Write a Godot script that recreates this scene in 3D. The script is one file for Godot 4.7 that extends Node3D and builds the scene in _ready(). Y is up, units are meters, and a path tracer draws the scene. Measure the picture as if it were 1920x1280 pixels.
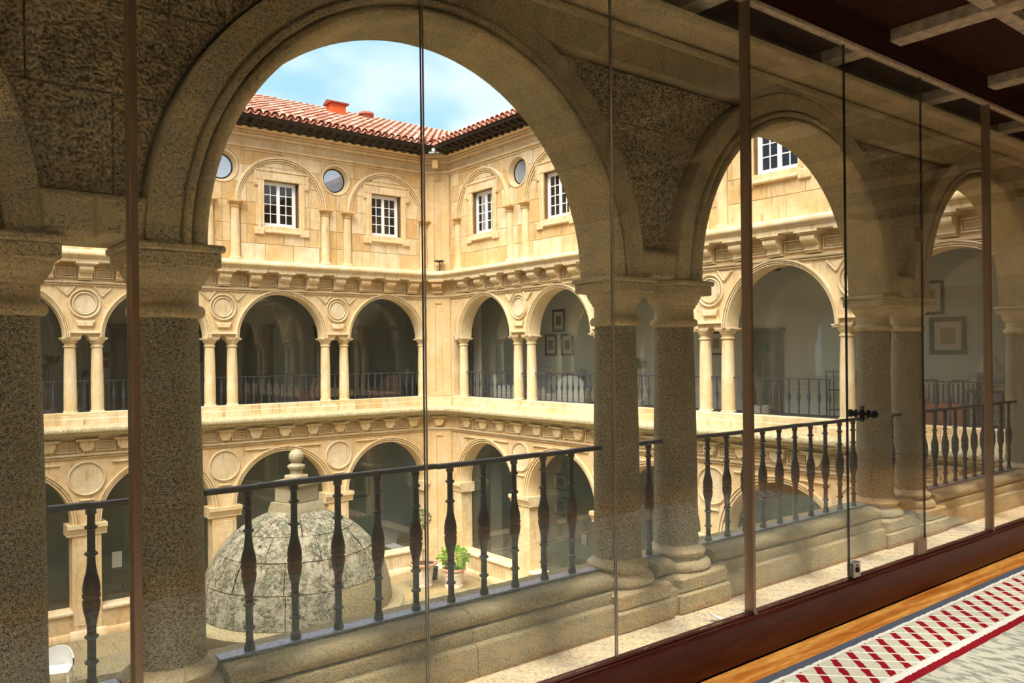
extends Node3D
# Cloister courtyard seen through the glazed upper gallery. Metres, y up, y = 0 at the photographer's eye.

const ZA := -20.9      # court face of the back wing
const XB := 13.7       # court face of the right wing
const ZN := -3.74      # court face of the near arcade
const XL := -3.4       # court face of the left wing
const ZG := -2.87      # glass screen of the near gallery
const GROUND := -6.5
const FLOOR_IN := -1.79
const FLOOR_OUT := -1.65

var M := {}
var taken := {}
var cache := {}
var rng := RandomNumberGenerator.new()

# ------------------------------------------------------------------ mesh builder
class MB:
	var v := PackedVector3Array()
	var n := PackedVector3Array()
	var uv := PackedVector2Array()

	func tri(a: Vector3, b: Vector3, c: Vector3, na: Vector3, nb: Vector3, nc: Vector3) -> void:
		if (b - a).cross(c - a).dot(na + nb + nc) > 0.0:
			v.append(a); v.append(c); v.append(b)
			n.append(na); n.append(nc); n.append(nb)
		else:
			v.append(a); v.append(b); v.append(c)
			n.append(na); n.append(nb); n.append(nc)

	func quad(a: Vector3, b: Vector3, c: Vector3, d: Vector3, nn: Vector3) -> void:
		tri(a, b, c, nn, nn, nn)
		tri(a, c, d, nn, nn, nn)

	func quad_uv(a: Vector3, b: Vector3, c: Vector3, d: Vector3, nn: Vector3) -> void:
		var p := [a, b, c, d]
		var t := [Vector2(0, 1), Vector2(1, 1), Vector2(1, 0), Vector2(0, 0)]
		for k in [[0, 1, 2], [0, 2, 3]]:
			var o: Array = k
			if (p[k[1]] - p[k[0]]).cross(p[k[2]] - p[k[0]]).dot(nn) > 0.0:
				o = [k[0], k[2], k[1]]
			for i in o:
				v.append(p[i]); n.append(nn); uv.append(t[i])

	func box(lo: Vector3, hi: Vector3, e := 0.0) -> void:
		# a box, its edges chamfered by e
		if e <= 0.0:
			for ax in 3:
				for s in 2:
					var nn := Vector3.ZERO
					nn[ax] = 1.0 if s else -1.0
					var p := []
					for k in 4:
						var q := Vector3.ZERO
						q[ax] = hi[ax] if s else lo[ax]
						q[(ax + 1) % 3] = hi[(ax + 1) % 3] if k in [1, 2] else lo[(ax + 1) % 3]
						q[(ax + 2) % 3] = hi[(ax + 2) % 3] if k in [2, 3] else lo[(ax + 2) % 3]
						p.append(q)
					quad(p[0], p[1], p[2], p[3], nn)
			return
		var c := (lo + hi) / 2.0
		var h := (hi - lo) / 2.0
		for ax in 3:
			var b := (ax + 1) % 3
			var d := (ax + 2) % 3
			for s in [-1.0, 1.0]:
				var nn := Vector3.ZERO
				nn[ax] = s
				var p := []
				for k in [[-1, -1], [1, -1], [1, 1], [-1, 1]]:
					var q := c
					q[ax] += s * h[ax]
					q[b] += k[0] * (h[b] - e)
					q[d] += k[1] * (h[d] - e)
					p.append(q)
				quad(p[0], p[1], p[2], p[3], nn)
				for t in [-1.0, 1.0]:
					# edge between faces ax=s and b=t
					var m := Vector3.ZERO
					m[ax] = s; m[b] = t
					m = m.normalized()
					var p0 := c
					p0[ax] += s * h[ax]; p0[b] += t * (h[b] - e); p0[d] -= h[d] - e
					var p1 := p0
					p1[d] += 2.0 * (h[d] - e)
					var p3 := c
					p3[ax] += s * (h[ax] - e); p3[b] += t * h[b]; p3[d] -= h[d] - e
					var p2 := p3
					p2[d] += 2.0 * (h[d] - e)
					quad(p0, p1, p2, p3, m)
		for i in 8:
			var s := Vector3(1 if i & 1 else -1, 1 if i & 2 else -1, 1 if i & 4 else -1)
			var p := []
			for ax in 3:
				var q := c
				for k in 3:
					q[k] += s[k] * (h[k] - (0.0 if k == ax else e))
				p.append(q)
			var nn := s.normalized()
			tri(p[0], p[1], p[2], nn, nn, nn)

	static func turn_of(prof: Array) -> float:
		var a := 0.0
		for i in prof.size():
			var p: Vector2 = prof[i]
			var q: Vector2 = prof[(i + 1) % prof.size()]
			a += p.x * q.y - q.x * p.y
		return 1.0 if a > 0.0 else -1.0

	# normals at both ends of every segment of a profile, smoothed where it bends little
	static func prof_normals(prof: Array, closed: bool, sharp := 0.75) -> Array:
		var s := turn_of(prof)
		var m := prof.size() if closed else prof.size() - 1
		var f := []
		for i in m:
			var d: Vector2 = (prof[(i + 1) % prof.size()] - prof[i]).normalized()
			f.append(Vector2(d.y, -d.x) * s)
		var out := []
		for i in m:
			var a: Vector2 = f[i]
			var b: Vector2 = f[i]
			var hasp: bool = closed or i > 0
			var hasn: bool = closed or i < m - 1
			if hasp and f[i].dot(f[(i - 1 + m) % m]) > sharp:
				a = (f[i] + f[(i - 1 + m) % m]).normalized()
			if hasn and f[i].dot(f[(i + 1) % m]) > sharp:
				b = (f[i] + f[(i + 1) % m]).normalized()
			out.append([a, b])
		return out

	# profile of (radius, y) turned about y
	func lathe(prof: Array, seg := 24, at := Vector3.ZERO, a0 := 0.0, a1 := TAU, sharp := 0.75) -> void:
		var nn := prof_normals_axis(prof, sharp)
		for i in prof.size() - 1:
			var p: Vector2 = prof[i]
			var q: Vector2 = prof[i + 1]
			for k in seg:
				var t0 := a0 + (a1 - a0) * k / seg
				var t1 := a0 + (a1 - a0) * (k + 1) / seg
				var d0 := Vector3(cos(t0), 0, sin(t0))
				var d1 := Vector3(cos(t1), 0, sin(t1))
				var up := Vector3(0, 1, 0)
				var A := at + d0 * p.x + up * p.y
				var B := at + d1 * p.x + up * p.y
				var C := at + d1 * q.x + up * q.y
				var D := at + d0 * q.x + up * q.y
				var na: Vector2 = nn[i][0]
				var nb: Vector2 = nn[i][1]
				var nA := d0 * na.x + up * na.y
				var nB := d1 * na.x + up * na.y
				var nC := d1 * nb.x + up * nb.y
				var nD := d0 * nb.x + up * nb.y
				if p.x > 0.00001:
					tri(A, B, C, nA, nB, nC)
				if q.x > 0.00001:
					tri(A, C, D, nA, nC, nD)

	static func prof_normals_axis(prof: Array, sharp: float) -> Array:
		# profile runs from bottom to top, outside at greater radius
		var f := []
		for i in prof.size() - 1:
			var d: Vector2 = (prof[i + 1] - prof[i]).normalized()
			f.append(Vector2(d.y, -d.x))
		var out := []
		for i in f.size():
			var a: Vector2 = f[i]
			var b: Vector2 = f[i]
			if i > 0 and f[i].dot(f[i - 1]) > sharp:
				a = (f[i] + f[i - 1]).normalized()
			if i < f.size() - 1 and f[i].dot(f[i + 1]) > sharp:
				b = (f[i] + f[i + 1]).normalized()
			out.append([a, b])
		return out

	# closed profile of (radius, z) swept round (cx, cy) in the xy plane
	func arc(prof: Array, cx: float, cy: float, a0: float, a1: float, seg: int, caps := true) -> void:
		var nn := prof_normals(prof, true)
		var m := prof.size()
		for k in seg:
			var t0 := a0 + (a1 - a0) * k / seg
			var t1 := a0 + (a1 - a0) * (k + 1) / seg
			var c0 := cos(t0)
			var s0 := sin(t0)
			var c1 := cos(t1)
			var s1 := sin(t1)
			for i in m:
				var p: Vector2 = prof[i]
				var q: Vector2 = prof[(i + 1) % m]
				var na: Vector2 = nn[i][0]
				var nb: Vector2 = nn[i][1]
				var A := Vector3(cx + p.x * c0, cy + p.x * s0, p.y)
				var B := Vector3(cx + p.x * c1, cy + p.x * s1, p.y)
				var C := Vector3(cx + q.x * c1, cy + q.x * s1, q.y)
				var D := Vector3(cx + q.x * c0, cy + q.x * s0, q.y)
				tri(A, B, C, Vector3(na.x * c0, na.x * s0, na.y), Vector3(na.x * c1, na.x * s1, na.y), Vector3(nb.x * c1, nb.x * s1, nb.y))
				tri(A, C, D, Vector3(na.x * c0, na.x * s0, na.y), Vector3(nb.x * c1, nb.x * s1, nb.y), Vector3(nb.x * c0, nb.x * s0, nb.y))
		if caps:
			var ids := Geometry2D.triangulate_polygon(PackedVector2Array(prof))
			for e in [[a0, -1.0], [a1, 1.0]]:
				var c: float = cos(e[0])
				var s: float = sin(e[0])
				var cn: Vector3 = Vector3(-s, c, 0) * e[1] * signf(a1 - a0)
				for i in range(0, ids.size(), 3):
					var t := []
					for j in 3:
						var p: Vector2 = prof[ids[i + j]]
						t.append(Vector3(cx + p.x * c, cy + p.x * s, p.y))
					tri(t[0], t[1], t[2], cn, cn, cn)

	# closed profile of (z, y) run along x from u0 to u1; the ends are cut at u0 + k0 * z and u1 + k1 * z
	func run(prof: Array, u0: float, u1: float, k0 := 0.0, k1 := 0.0) -> void:
		var nn := prof_normals(prof, true)
		var m := prof.size()
		for i in m:
			var p: Vector2 = prof[i]
			var q: Vector2 = prof[(i + 1) % m]
			var na := Vector3(0, nn[i][0].y, nn[i][0].x)
			var nb := Vector3(0, nn[i][1].y, nn[i][1].x)
			var A := Vector3(u0 + k0 * p.x, p.y, p.x)
			var B := Vector3(u1 + k1 * p.x, p.y, p.x)
			var C := Vector3(u1 + k1 * q.x, q.y, q.x)
			var D := Vector3(u0 + k0 * q.x, q.y, q.x)
			tri(A, B, C, na, na, nb)
			tri(A, C, D, na, nb, nb)
		var ids := Geometry2D.triangulate_polygon(PackedVector2Array(prof))
		for e in [[u0, k0, -1.0], [u1, k1, 1.0]]:
			for i in range(0, ids.size(), 3):
				var t := []
				for j in 3:
					var p: Vector2 = prof[ids[i + j]]
					t.append(Vector3(e[0] + e[1] * p.x, p.y, p.x))
				var cn := Vector3(e[2], 0, 0)
				tri(t[0], t[1], t[2], cn, cn, cn)

	# polygon in xy given thickness from z0 to z1; front edges chamfered by e
	func slab(poly: PackedVector2Array, z0: float, z1: float, e := 0.0) -> void:
		if Geometry2D.is_polygon_clockwise(poly):
			poly = poly.duplicate()
			poly.reverse()
		var m := poly.size()
		var front := poly
		if e > 0.0:
			front = PackedVector2Array()
			for i in m:
				var d0 := (poly[i] - poly[(i - 1 + m) % m]).normalized()
				var d1 := (poly[(i + 1) % m] - poly[i]).normalized()
				var b := Vector2(-d0.y, d0.x) + Vector2(-d1.y, d1.x)
				var l := b.length_squared()
				front.append(poly[i] + (b * (2.0 * e / l) if l > 0.2 else Vector2.ZERO))
		var ids := Geometry2D.triangulate_polygon(front)
		if ids.is_empty() and e > 0.0:
			e = 0.0
			front = poly
			ids = Geometry2D.triangulate_polygon(front)
		var fz := Vector3(0, 0, 1)
		for i in range(0, ids.size(), 3):
			var a := front[ids[i]]
			var b := front[ids[i + 1]]
			var c := front[ids[i + 2]]
			tri(Vector3(a.x, a.y, z1), Vector3(b.x, b.y, z1), Vector3(c.x, c.y, z1), fz, fz, fz)
		ids = Geometry2D.triangulate_polygon(poly)
		for i in range(0, ids.size(), 3):
			var a := poly[ids[i]]
			var b := poly[ids[i + 1]]
			var c := poly[ids[i + 2]]
			tri(Vector3(a.x, a.y, z0), Vector3(b.x, b.y, z0), Vector3(c.x, c.y, z0), -fz, -fz, -fz)
		for i in m:
			var p := poly[i]
			var q := poly[(i + 1) % m]
			var d := (q - p).normalized()
			var nn := Vector3(d.y, -d.x, 0)
			quad(Vector3(p.x, p.y, z0), Vector3(q.x, q.y, z0), Vector3(q.x, q.y, z1 - e), Vector3(p.x, p.y, z1 - e), nn)
			if e > 0.0:
				var f := front[i]
				var g := front[(i + 1) % m]
				quad(Vector3(p.x, p.y, z1 - e), Vector3(q.x, q.y, z1 - e), Vector3(g.x, g.y, z1), Vector3(f.x, f.y, z1), (nn + fz).normalized())

	# round bar through the points
	func tube(pts: Array, rad: float, seg := 8, rad_end := -1.0) -> void:
		var r1 := rad if rad_end < 0.0 else rad_end
		var side := Vector3.ZERO
		var rings := []
		for i in pts.size():
			var d: Vector3 = (pts[mini(i + 1, pts.size() - 1)] - pts[maxi(i - 1, 0)]).normalized()
			if side == Vector3.ZERO:
				side = d.cross(Vector3.UP if absf(d.y) < 0.9 else Vector3.RIGHT).normalized()
			side = (side - d * side.dot(d)).normalized()
			var oth := d.cross(side)
			var r := lerpf(rad, r1, float(i) / maxf(1.0, pts.size() - 1.0))
			var ring := []
			for k in seg:
				var t := TAU * k / seg
				var o := side * cos(t) + oth * sin(t)
				ring.append([pts[i] + o * r, o])
			rings.append(ring)
		for i in pts.size() - 1:
			for k in seg:
				var a: Array = rings[i][k]
				var b: Array = rings[i][(k + 1) % seg]
				var c: Array = rings[i + 1][(k + 1) % seg]
				var d: Array = rings[i + 1][k]
				tri(a[0], b[0], c[0], a[1], b[1], c[1])
				tri(a[0], c[0], d[0], a[1], c[1], d[1])
		for e in [[0, -1.0], [pts.size() - 1, 1.0]]:
			var i: int = e[0]
			var d: Vector3 = (pts[mini(i + 1, pts.size() - 1)] - pts[maxi(i - 1, 0)]).normalized() * e[1]
			for k in seg:
				tri(pts[i], rings[i][k][0], rings[i][(k + 1) % seg][0], d, d, d)

	func ball(c: Vector3, r: float, seg := 12) -> void:
		var prof := []
		for i in seg / 2 + 1:
			var t := -PI / 2 + PI * i / (seg / 2)
			prof.append(Vector2(maxf(0.0, cos(t) * r), sin(t) * r))
		lathe(prof, seg, c, 0.0, TAU, -1.0)

	# all that was added since vertex i is moved by t
	func move(t: Transform3D, i := 0) -> void:
		for k in range(i, v.size()):
			v[k] = t * v[k]
			n[k] = (t.basis * n[k]).normalized()

	func mesh() -> ArrayMesh:
		var a := []
		a.resize(Mesh.ARRAY_MAX)
		a[Mesh.ARRAY_VERTEX] = v
		a[Mesh.ARRAY_NORMAL] = n
		if uv.size() == v.size() and uv.size() > 0:
			a[Mesh.ARRAY_TEX_UV] = uv
		var m := ArrayMesh.new()
		m.add_surface_from_arrays(Mesh.PRIMITIVE_TRIANGLES, a)
		return m

# ------------------------------------------------------------------ nodes
func own_name(called: String, parent: Node) -> String:
	var key := "%d/%s" % [parent.get_instance_id(), called]
	var k: int = taken.get(key, 0)
	taken[key] = k + 1
	return called if k == 0 else "%s_%03d" % [called, k]

func thing(called: String, label: String, category: String, group := "", at := Transform3D.IDENTITY) -> Node3D:
	var o := Node3D.new()
	o.name = own_name(called, self)
	add_child(o)
	o.transform = at
	o.set_meta("label", label)
	o.set_meta("category", category)
	o.set_meta("kind", "thing")
	if group:
		o.set_meta("group", group)
	return o

func struct(called: String, label: String, category: String, at := Transform3D.IDENTITY) -> Node3D:
	var o := thing(called, label, category, "", at)
	o.set_meta("kind", "structure")
	return o

func part(called: String, shape, m: Material, parent: Node, at := Transform3D.IDENTITY) -> MeshInstance3D:
	var o := MeshInstance3D.new()
	o.mesh = shape.mesh() if shape is MB else shape
	o.material_override = m
	o.name = own_name(called, parent)
	parent.add_child(o)
	o.transform = at
	return o

func pt(x: float, y: float, z: float) -> Transform3D:
	return Transform3D(Basis.IDENTITY, Vector3(x, y, z))

func turned(x: float, y: float, z: float, deg: float) -> Transform3D:
	return Transform3D(Basis(Vector3.UP, deg_to_rad(deg)), Vector3(x, y, z))

func boxm(lo: Vector3, hi: Vector3, e := 0.0) -> ArrayMesh:
	var b := MB.new()
	b.box(lo, hi, e)
	return b.mesh()

func disc(cx: float, cy: float, r: float, n := 48) -> PackedVector2Array:
	var p := PackedVector2Array()
	for i in n:
		p.append(Vector2(cx + r * cos(TAU * i / n), cy + r * sin(TAU * i / n)))
	return p

func rect(x0: float, y0: float, x1: float, y1: float) -> PackedVector2Array:
	return PackedVector2Array([Vector2(x0, y0), Vector2(x1, y0), Vector2(x1, y1), Vector2(x0, y1)])

func area_of(p: PackedVector2Array) -> float:
	var a := 0.0
	for i in p.size():
		var q := p[(i + 1) % p.size()]
		a += p[i].x * q.y - q.x * p[i].y
	return absf(a) / 2.0

func cut(polys: Array, holes: Array) -> Array:
	for h in holes:
		var out := []
		for p in polys:
			for q in Geometry2D.clip_polygons(p, h):
				if not Geometry2D.is_polygon_clockwise(q):
					out.append(q)
		polys = out
	return polys

func v2(a: Array) -> Array:
	var out := []
	for i in range(0, a.size(), 2):
		out.append(Vector2(a[i], a[i + 1]))
	return out

const NTH := ["first", "second", "third", "fourth", "fifth", "sixth", "seventh", "eighth", "ninth", "tenth", "eleventh", "twelfth"]

# ------------------------------------------------------------------ textures and materials
func noise_bytes(w: int, h: int, freq: float, seed_: int, oct := 4, kind := FastNoiseLite.TYPE_SIMPLEX_SMOOTH, to_w := 0, to_h := 0) -> PackedByteArray:
	var f := FastNoiseLite.new()
	f.noise_type = kind
	f.seed = seed_
	f.frequency = freq
	f.fractal_octaves = oct
	var im := f.get_seamless_image(w, h)
	if to_w > 0:
		im.resize(to_w, to_h, Image.INTERPOLATE_CUBIC)
	if im.get_format() != Image.FORMAT_L8:
		im.convert(Image.FORMAT_L8)
	return im.get_data()

func ramp(t: float, a: float, b: float) -> float:
	return clampf((t - a) / (b - a), 0.0, 1.0)

func tex(w: int, h: int, data: PackedByteArray, fmt := Image.FORMAT_RGB8) -> ImageTexture:
	var im := Image.create_from_data(w, h, false, fmt, data)
	im.generate_mipmaps()
	return ImageTexture.create_from_image(im)

func mat(called: String, col: Color, rough := 0.85, albedo: Texture2D = null, scale := 1.0, height: Texture2D = null, hs := 0.0) -> StandardMaterial3D:
	var m := StandardMaterial3D.new()
	m.resource_name = called
	m.albedo_color = col
	m.roughness = rough
	m.metallic_specular = 0.35
	if albedo:
		m.albedo_texture = albedo
	if height:
		m.heightmap_enabled = true
		m.heightmap_texture = height
		m.heightmap_scale = hs
	if albedo or height:
		m.uv1_triplanar = true
		m.uv1_world_triplanar = true
		m.uv1_scale = Vector3.ONE * scale
	M[called] = m
	return m

func rgb8(r: int, g: int, b: int) -> Color:
	return Color(r / 255.0, g / 255.0, b / 255.0)

func make_materials() -> void:
	var S := 512
	# court sandstone: tone patches, run-off streaks, fine grain
	var lo := noise_bytes(S, S, 0.010, 11, 4)
	var mid := noise_bytes(S, S, 0.035, 12, 5)
	var fine := noise_bytes(S, S, 0.22, 13, 3)
	var streak := noise_bytes(S, 64, 0.045, 14, 4, FastNoiseLite.TYPE_SIMPLEX_SMOOTH, S, S)
	var d := PackedByteArray()
	d.resize(S * S * 3)
	var hgt := PackedByteArray()
	hgt.resize(S * S)
	for i in S * S:
		var a := lo[i] / 255.0
		var b := mid[i] / 255.0
		var f := fine[i] / 255.0
		var st := ramp(streak[i] / 255.0, 0.56, 0.85)
		var k := 0.90 + 0.12 * b + 0.08 * (f - 0.5) - 0.20 * st * ramp(b, 0.3, 0.7)
		d[i * 3] = int(clampf(255.0 * k * (1.0 - 0.07 * a), 0, 255))
		d[i * 3 + 1] = int(clampf(252.0 * k * (1.0 - 0.13 * a), 0, 255))
		d[i * 3 + 2] = int(clampf(246.0 * k * (1.0 - 0.25 * a), 0, 255))
		hgt[i] = int(clampf(90.0 * b + 130.0 * f, 0, 255))
	var t_sand := tex(S, S, d)
	var h_sand := tex(S, S, hgt, Image.FORMAT_L8)
	# rough granite of the near arcade: pits and crystals
	S = 1024
	lo = noise_bytes(S, S, 0.006, 21, 3)
	mid = noise_bytes(S, S, 0.050, 22, 4)
	fine = noise_bytes(S, S, 0.12, 23, 3, FastNoiseLite.TYPE_SIMPLEX)
	d.resize(S * S * 3)
	hgt.resize(S * S)
	for i in S * S:
		var a := lo[i] / 255.0
		var b := mid[i] / 255.0
		var f := fine[i] / 255.0
		var pit := ramp(b * 0.45 + f * 0.55, 0.47, 0.30)
		var k := 0.86 + 0.34 * (f - 0.45) + 0.16 * (b - 0.5) - 0.38 * pit
		d[i * 3] = int(clampf(255.0 * k * (1.0 - 0.05 * a), 0, 255))
		d[i * 3 + 1] = int(clampf(250.0 * k * (1.0 - 0.08 * a), 0, 255))
		d[i * 3 + 2] = int(clampf(240.0 * k * (1.0 - 0.18 * a), 0, 255))
		hgt[i] = int(clampf(255.0 * (0.35 * b + 0.75 * f - 0.35 * pit), 0, 255))
	var t_gran := tex(S, S, d)
	var h_gran := tex(S, S, hgt, Image.FORMAT_L8)
	# dressed granite: low contrast, soft patches, fine pores
	var dd := PackedByteArray()
	dd.resize(S * S * 3)
	var h2 := PackedByteArray()
	h2.resize(S * S)
	for i in S * S:
		var a := lo[i] / 255.0
		var b := mid[i] / 255.0
		var f := fine[i] / 255.0
		var pore := ramp(f * 0.7 + b * 0.3, 0.34, 0.24)
		var k := 0.90 + 0.14 * (f - 0.5) + 0.16 * (b - 0.5) + 0.14 * (a - 0.5) - 0.30 * pore
		dd[i * 3] = int(clampf(255.0 * k, 0, 255))
		dd[i * 3 + 1] = int(clampf(252.0 * k * (1.0 - 0.05 * a), 0, 255))
		dd[i * 3 + 2] = int(clampf(246.0 * k * (1.0 - 0.16 * a), 0, 255))
		h2[i] = int(clampf(255.0 * (0.45 * b + 0.55 * f - 0.3 * pore), 0, 255))
	var t_dress := tex(S, S, dd)
	var h_dress := tex(S, S, h2, Image.FORMAT_L8)
	# mossy top cornice: pale lichen crust, olive moss patches
	S = 512
	lo = noise_bytes(S, S, 0.018, 31, 4)
	mid = noise_bytes(S, S, 0.06, 32, 5)
	fine = noise_bytes(S, S, 0.2, 33, 3)
	d.resize(S * S * 3)
	for i in S * S:
		var moss := ramp(lo[i] / 255.0 * 0.6 + mid[i] / 255.0 * 0.4, 0.58, 0.68)
		var crust := ramp(mid[i] / 255.0, 0.45, 0.65)
		var f := 0.96 + 0.3 * (fine[i] / 255.0 - 0.5)
		var c := Vector3(0.84, 0.78, 0.64).lerp(Vector3(0.97, 0.96, 0.90), crust).lerp(Vector3(0.60, 0.58, 0.36), moss * 0.40) * f
		d[i * 3] = int(clampf(c.x * 255.0, 0, 255))
		d[i * 3 + 1] = int(clampf(c.y * 255.0, 0, 255))
		d[i * 3 + 2] = int(clampf(c.z * 255.0, 0, 255))
	var t_moss := tex(S, S, d)
	# dome: grey stone under white, pale green and near-black lichen
	lo = noise_bytes(S, S, 0.012, 41, 4)
	mid = noise_bytes(S, S, 0.05, 42, 4)
	fine = noise_bytes(S, S, 0.16, 43, 3)
	var spots := noise_bytes(S, S, 0.035, 44, 2, FastNoiseLite.TYPE_CELLULAR)
	for i in S * S:
		var a := lo[i] / 255.0
		var b := mid[i] / 255.0
		var f := fine[i] / 255.0
		var c := Vector3(0.68, 0.64, 0.53)
		c = c.lerp(Vector3(0.20, 0.185, 0.165), ramp(b * 0.5 + f * 0.5 + 0.7 * (a - 0.5), 0.52, 0.58) * 0.9)
		c = c.lerp(Vector3(0.66, 0.70, 0.60), ramp(a, 0.54, 0.66) * ramp(f, 0.25, 0.55) * 0.8)
		c = c.lerp(Vector3(0.90, 0.89, 0.82), ramp(f * 0.55 + b * 0.45 + 0.5 * (a - 0.5), 0.47, 0.41) * 0.95)
		c = c.lerp(Vector3(0.93, 0.93, 0.88), ramp(spots[i] / 255.0, 0.26, 0.17) * ramp(a, 0.35, 0.55) * 0.9)
		c *= 0.9 + 0.25 * (f - 0.5)
		d[i * 3] = int(clampf(c.x * 255.0, 0, 255))
		d[i * 3 + 1] = int(clampf(c.y * 255.0, 0, 255))
		d[i * 3 + 2] = int(clampf(c.z * 255.0, 0, 255))
	var t_dome := tex(S, S, d)
	# wood: grain drawn out along the texture's x
	var grain := noise_bytes(64, S, 0.05, 51, 5, FastNoiseLite.TYPE_SIMPLEX_SMOOTH, S, S)
	fine = noise_bytes(128, S, 0.16, 52, 3, FastNoiseLite.TYPE_SIMPLEX_SMOOTH, S, S)
	for i in S * S:
		var k := 0.72 + 0.36 * grain[i] / 255.0 + 0.14 * (fine[i] / 255.0 - 0.5)
		d[i * 3] = int(clampf(255.0 * k, 0, 255))
		d[i * 3 + 1] = int(clampf(250.0 * k * k, 0, 255))
		d[i * 3 + 2] = int(clampf(240.0 * k * k * k, 0, 255))
	var t_wood := tex(S, S, d)
	# plain soft mottling, for tiles, paving, plaster
	lo = noise_bytes(S, S, 0.02, 61, 4)
	fine = noise_bytes(S, S, 0.15, 62, 4)
	for i in S * S:
		var k := 0.74 + 0.30 * lo[i] / 255.0 + 0.22 * (fine[i] / 255.0 - 0.5)
		for j in 3:
			d[i * 3 + j] = int(clampf(255.0 * k, 0, 255))
	var t_mott := tex(S, S, d)

	mat("sand", rgb8(236, 217, 186), 0.9, t_sand, 0.25, h_sand, 0.5)
	mat("sand_a", rgb8(230, 208, 172), 0.9, t_sand, 0.25, h_sand, 0.5)
	mat("sand_b", rgb8(240, 223, 192), 0.9, t_sand, 0.31, h_sand, 0.5)
	mat("sand_c", rgb8(222, 194, 148), 0.9, t_sand, 0.27, h_sand, 0.5)
	mat("sand_d", rgb8(238, 227, 206), 0.9, t_sand, 0.23, h_sand, 0.5)
	mat("sand_pale", rgb8(244, 231, 204), 0.9, t_sand, 0.29, h_sand, 0.5)
	mat("mortar", rgb8(128, 98, 58), 0.95)
	mat("granite", rgb8(230, 221, 197), 0.92, t_gran, 0.95, h_gran, 2.4)
	mat("granite_coarse", rgb8(222, 206, 164), 0.92, t_dress, 0.33, h_gran, 4.0)
	mat("granite_warm", rgb8(228, 212, 172), 0.9, t_dress, 0.9, h_dress, 1.2)
	mat("granite_dull", rgb8(220, 208, 174), 0.9, t_dress, 1.0, h_dress, 1.4)
	mat("granite_fine", rgb8(232, 218, 184), 0.9, t_dress, 0.8, h_dress, 0.9)
	mat("moss_stone", rgb8(240, 236, 222), 0.95, t_moss, 0.5, h_gran, 1.2)
	mat("dome_stone", rgb8(234, 232, 226), 0.95, t_dome, 0.55, h_gran, 1.5)
	mat("dome_pale", rgb8(228, 222, 204), 0.95, t_gran, 0.8, h_gran, 1.0)
	mat("dome_plain", rgb8(206, 196, 166), 0.95, t_gran, 0.5, h_gran, 1.0)
	mat("iron", rgb8(26, 30, 42), 0.42, null, 1.0, h_gran, 0.12)
	M["iron"].metallic_specular = 0.6
	M["iron"].uv1_scale = Vector3.ONE * 2.0
	mat("iron_sky_sheen", rgb8(176, 186, 204), 0.32, t_mott, 3.0)  # pale blue sky reflection painted into the iron colour
	M["iron_sky_sheen"].metallic = 0.5
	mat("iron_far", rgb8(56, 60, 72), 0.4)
	mat("white_paint", rgb8(240, 242, 244), 0.5)
	for k in 4:
		mat("tile_%d" % k, [rgb8(222, 160, 142), rgb8(206, 138, 118), rgb8(230, 178, 160), rgb8(190, 122, 102)][k], 0.9, t_mott, 1.4)
	mat("cap_clay", rgb8(150, 76, 60), 0.9, t_mott, 2.0)
	mat("tile_bed", rgb8(120, 62, 48), 0.95)
	mat("eaves_wood", rgb8(46, 38, 34), 0.85, t_wood, 0.9)
	mat("ceiling_wood", rgb8(58, 28, 22), 0.8, t_wood, 0.9)
	mat("beam_wood", rgb8(214, 194, 168), 0.75, t_mott, 0.8)
	mat("sill_wood", rgb8(76, 28, 20), 0.35, t_wood, 0.6)
	mat("floor_wood", rgb8(238, 184, 100), 0.38, t_wood, 0.35)
	mat("floor_wood_b", rgb8(230, 172, 92), 0.38, t_wood, 0.3)
	mat("dark_wood", rgb8(58, 30, 24), 0.5, t_wood, 1.2)
	mat("mid_wood", rgb8(104, 70, 44), 0.5, t_wood, 1.2)
	mat("steel", rgb8(176, 172, 166), 0.28)
	M["steel"].metallic = 0.85
	mat("bronze_post", rgb8(150, 126, 106), 0.35)
	M["bronze_post"].metallic = 0.6
	mat("black_iron", rgb8(12, 12, 14), 0.45)
	mat("paving", rgb8(188, 176, 148), 0.9, t_gran, 0.4, h_gran, 0.6)
	mat("paving_b", rgb8(172, 164, 142), 0.9, t_gran, 0.33, h_gran, 0.6)
	mat("paving_c", rgb8(200, 184, 146), 0.9, t_gran, 0.45, h_gran, 0.6)
	mat("strip_floor", rgb8(242, 230, 204), 0.7, t_dress, 0.5)
	mat("plaster", rgb8(226, 238, 234), 0.95)
	mat("plaster_warm", rgb8(222, 216, 200), 0.95)
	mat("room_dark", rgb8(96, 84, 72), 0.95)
	mat("terracotta", rgb8(226, 172, 140), 0.9, t_mott, 2.0)
	mat("lime_pot", rgb8(236, 222, 206), 0.9, t_mott, 1.6)
	mat("white_pot", rgb8(226, 230, 226), 0.5)
	mat("soil", rgb8(70, 50, 36), 1.0)
	mat("brick_orange", rgb8(226, 108, 60), 0.9, t_mott, 2.2)
	mat("leaf", rgb8(112, 156, 58), 0.6)
	mat("leaf_b", rgb8(150, 186, 78), 0.6)
	mat("leaf_dark", rgb8(62, 92, 52), 0.6)
	for k in ["leaf", "leaf_b", "leaf_dark"]:
		M[k].backlight_enabled = true
		M[k].backlight = Color(0.25, 0.3, 0.1)
	mat("stem", rgb8(140, 120, 88), 0.9)
	mat("cloth_pink", rgb8(186, 120, 100), 0.95, t_mott, 3.0)
	mat("cloth_pale", rgb8(206, 214, 204), 0.95, t_mott, 3.0)
	mat("cloth_rust", rgb8(172, 96, 66), 0.95, t_mott, 3.0)
	for k in ["cloth_pink", "cloth_pale", "cloth_rust"]:
		M[k].rim_enabled = true
		M[k].rim = 0.3
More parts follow.
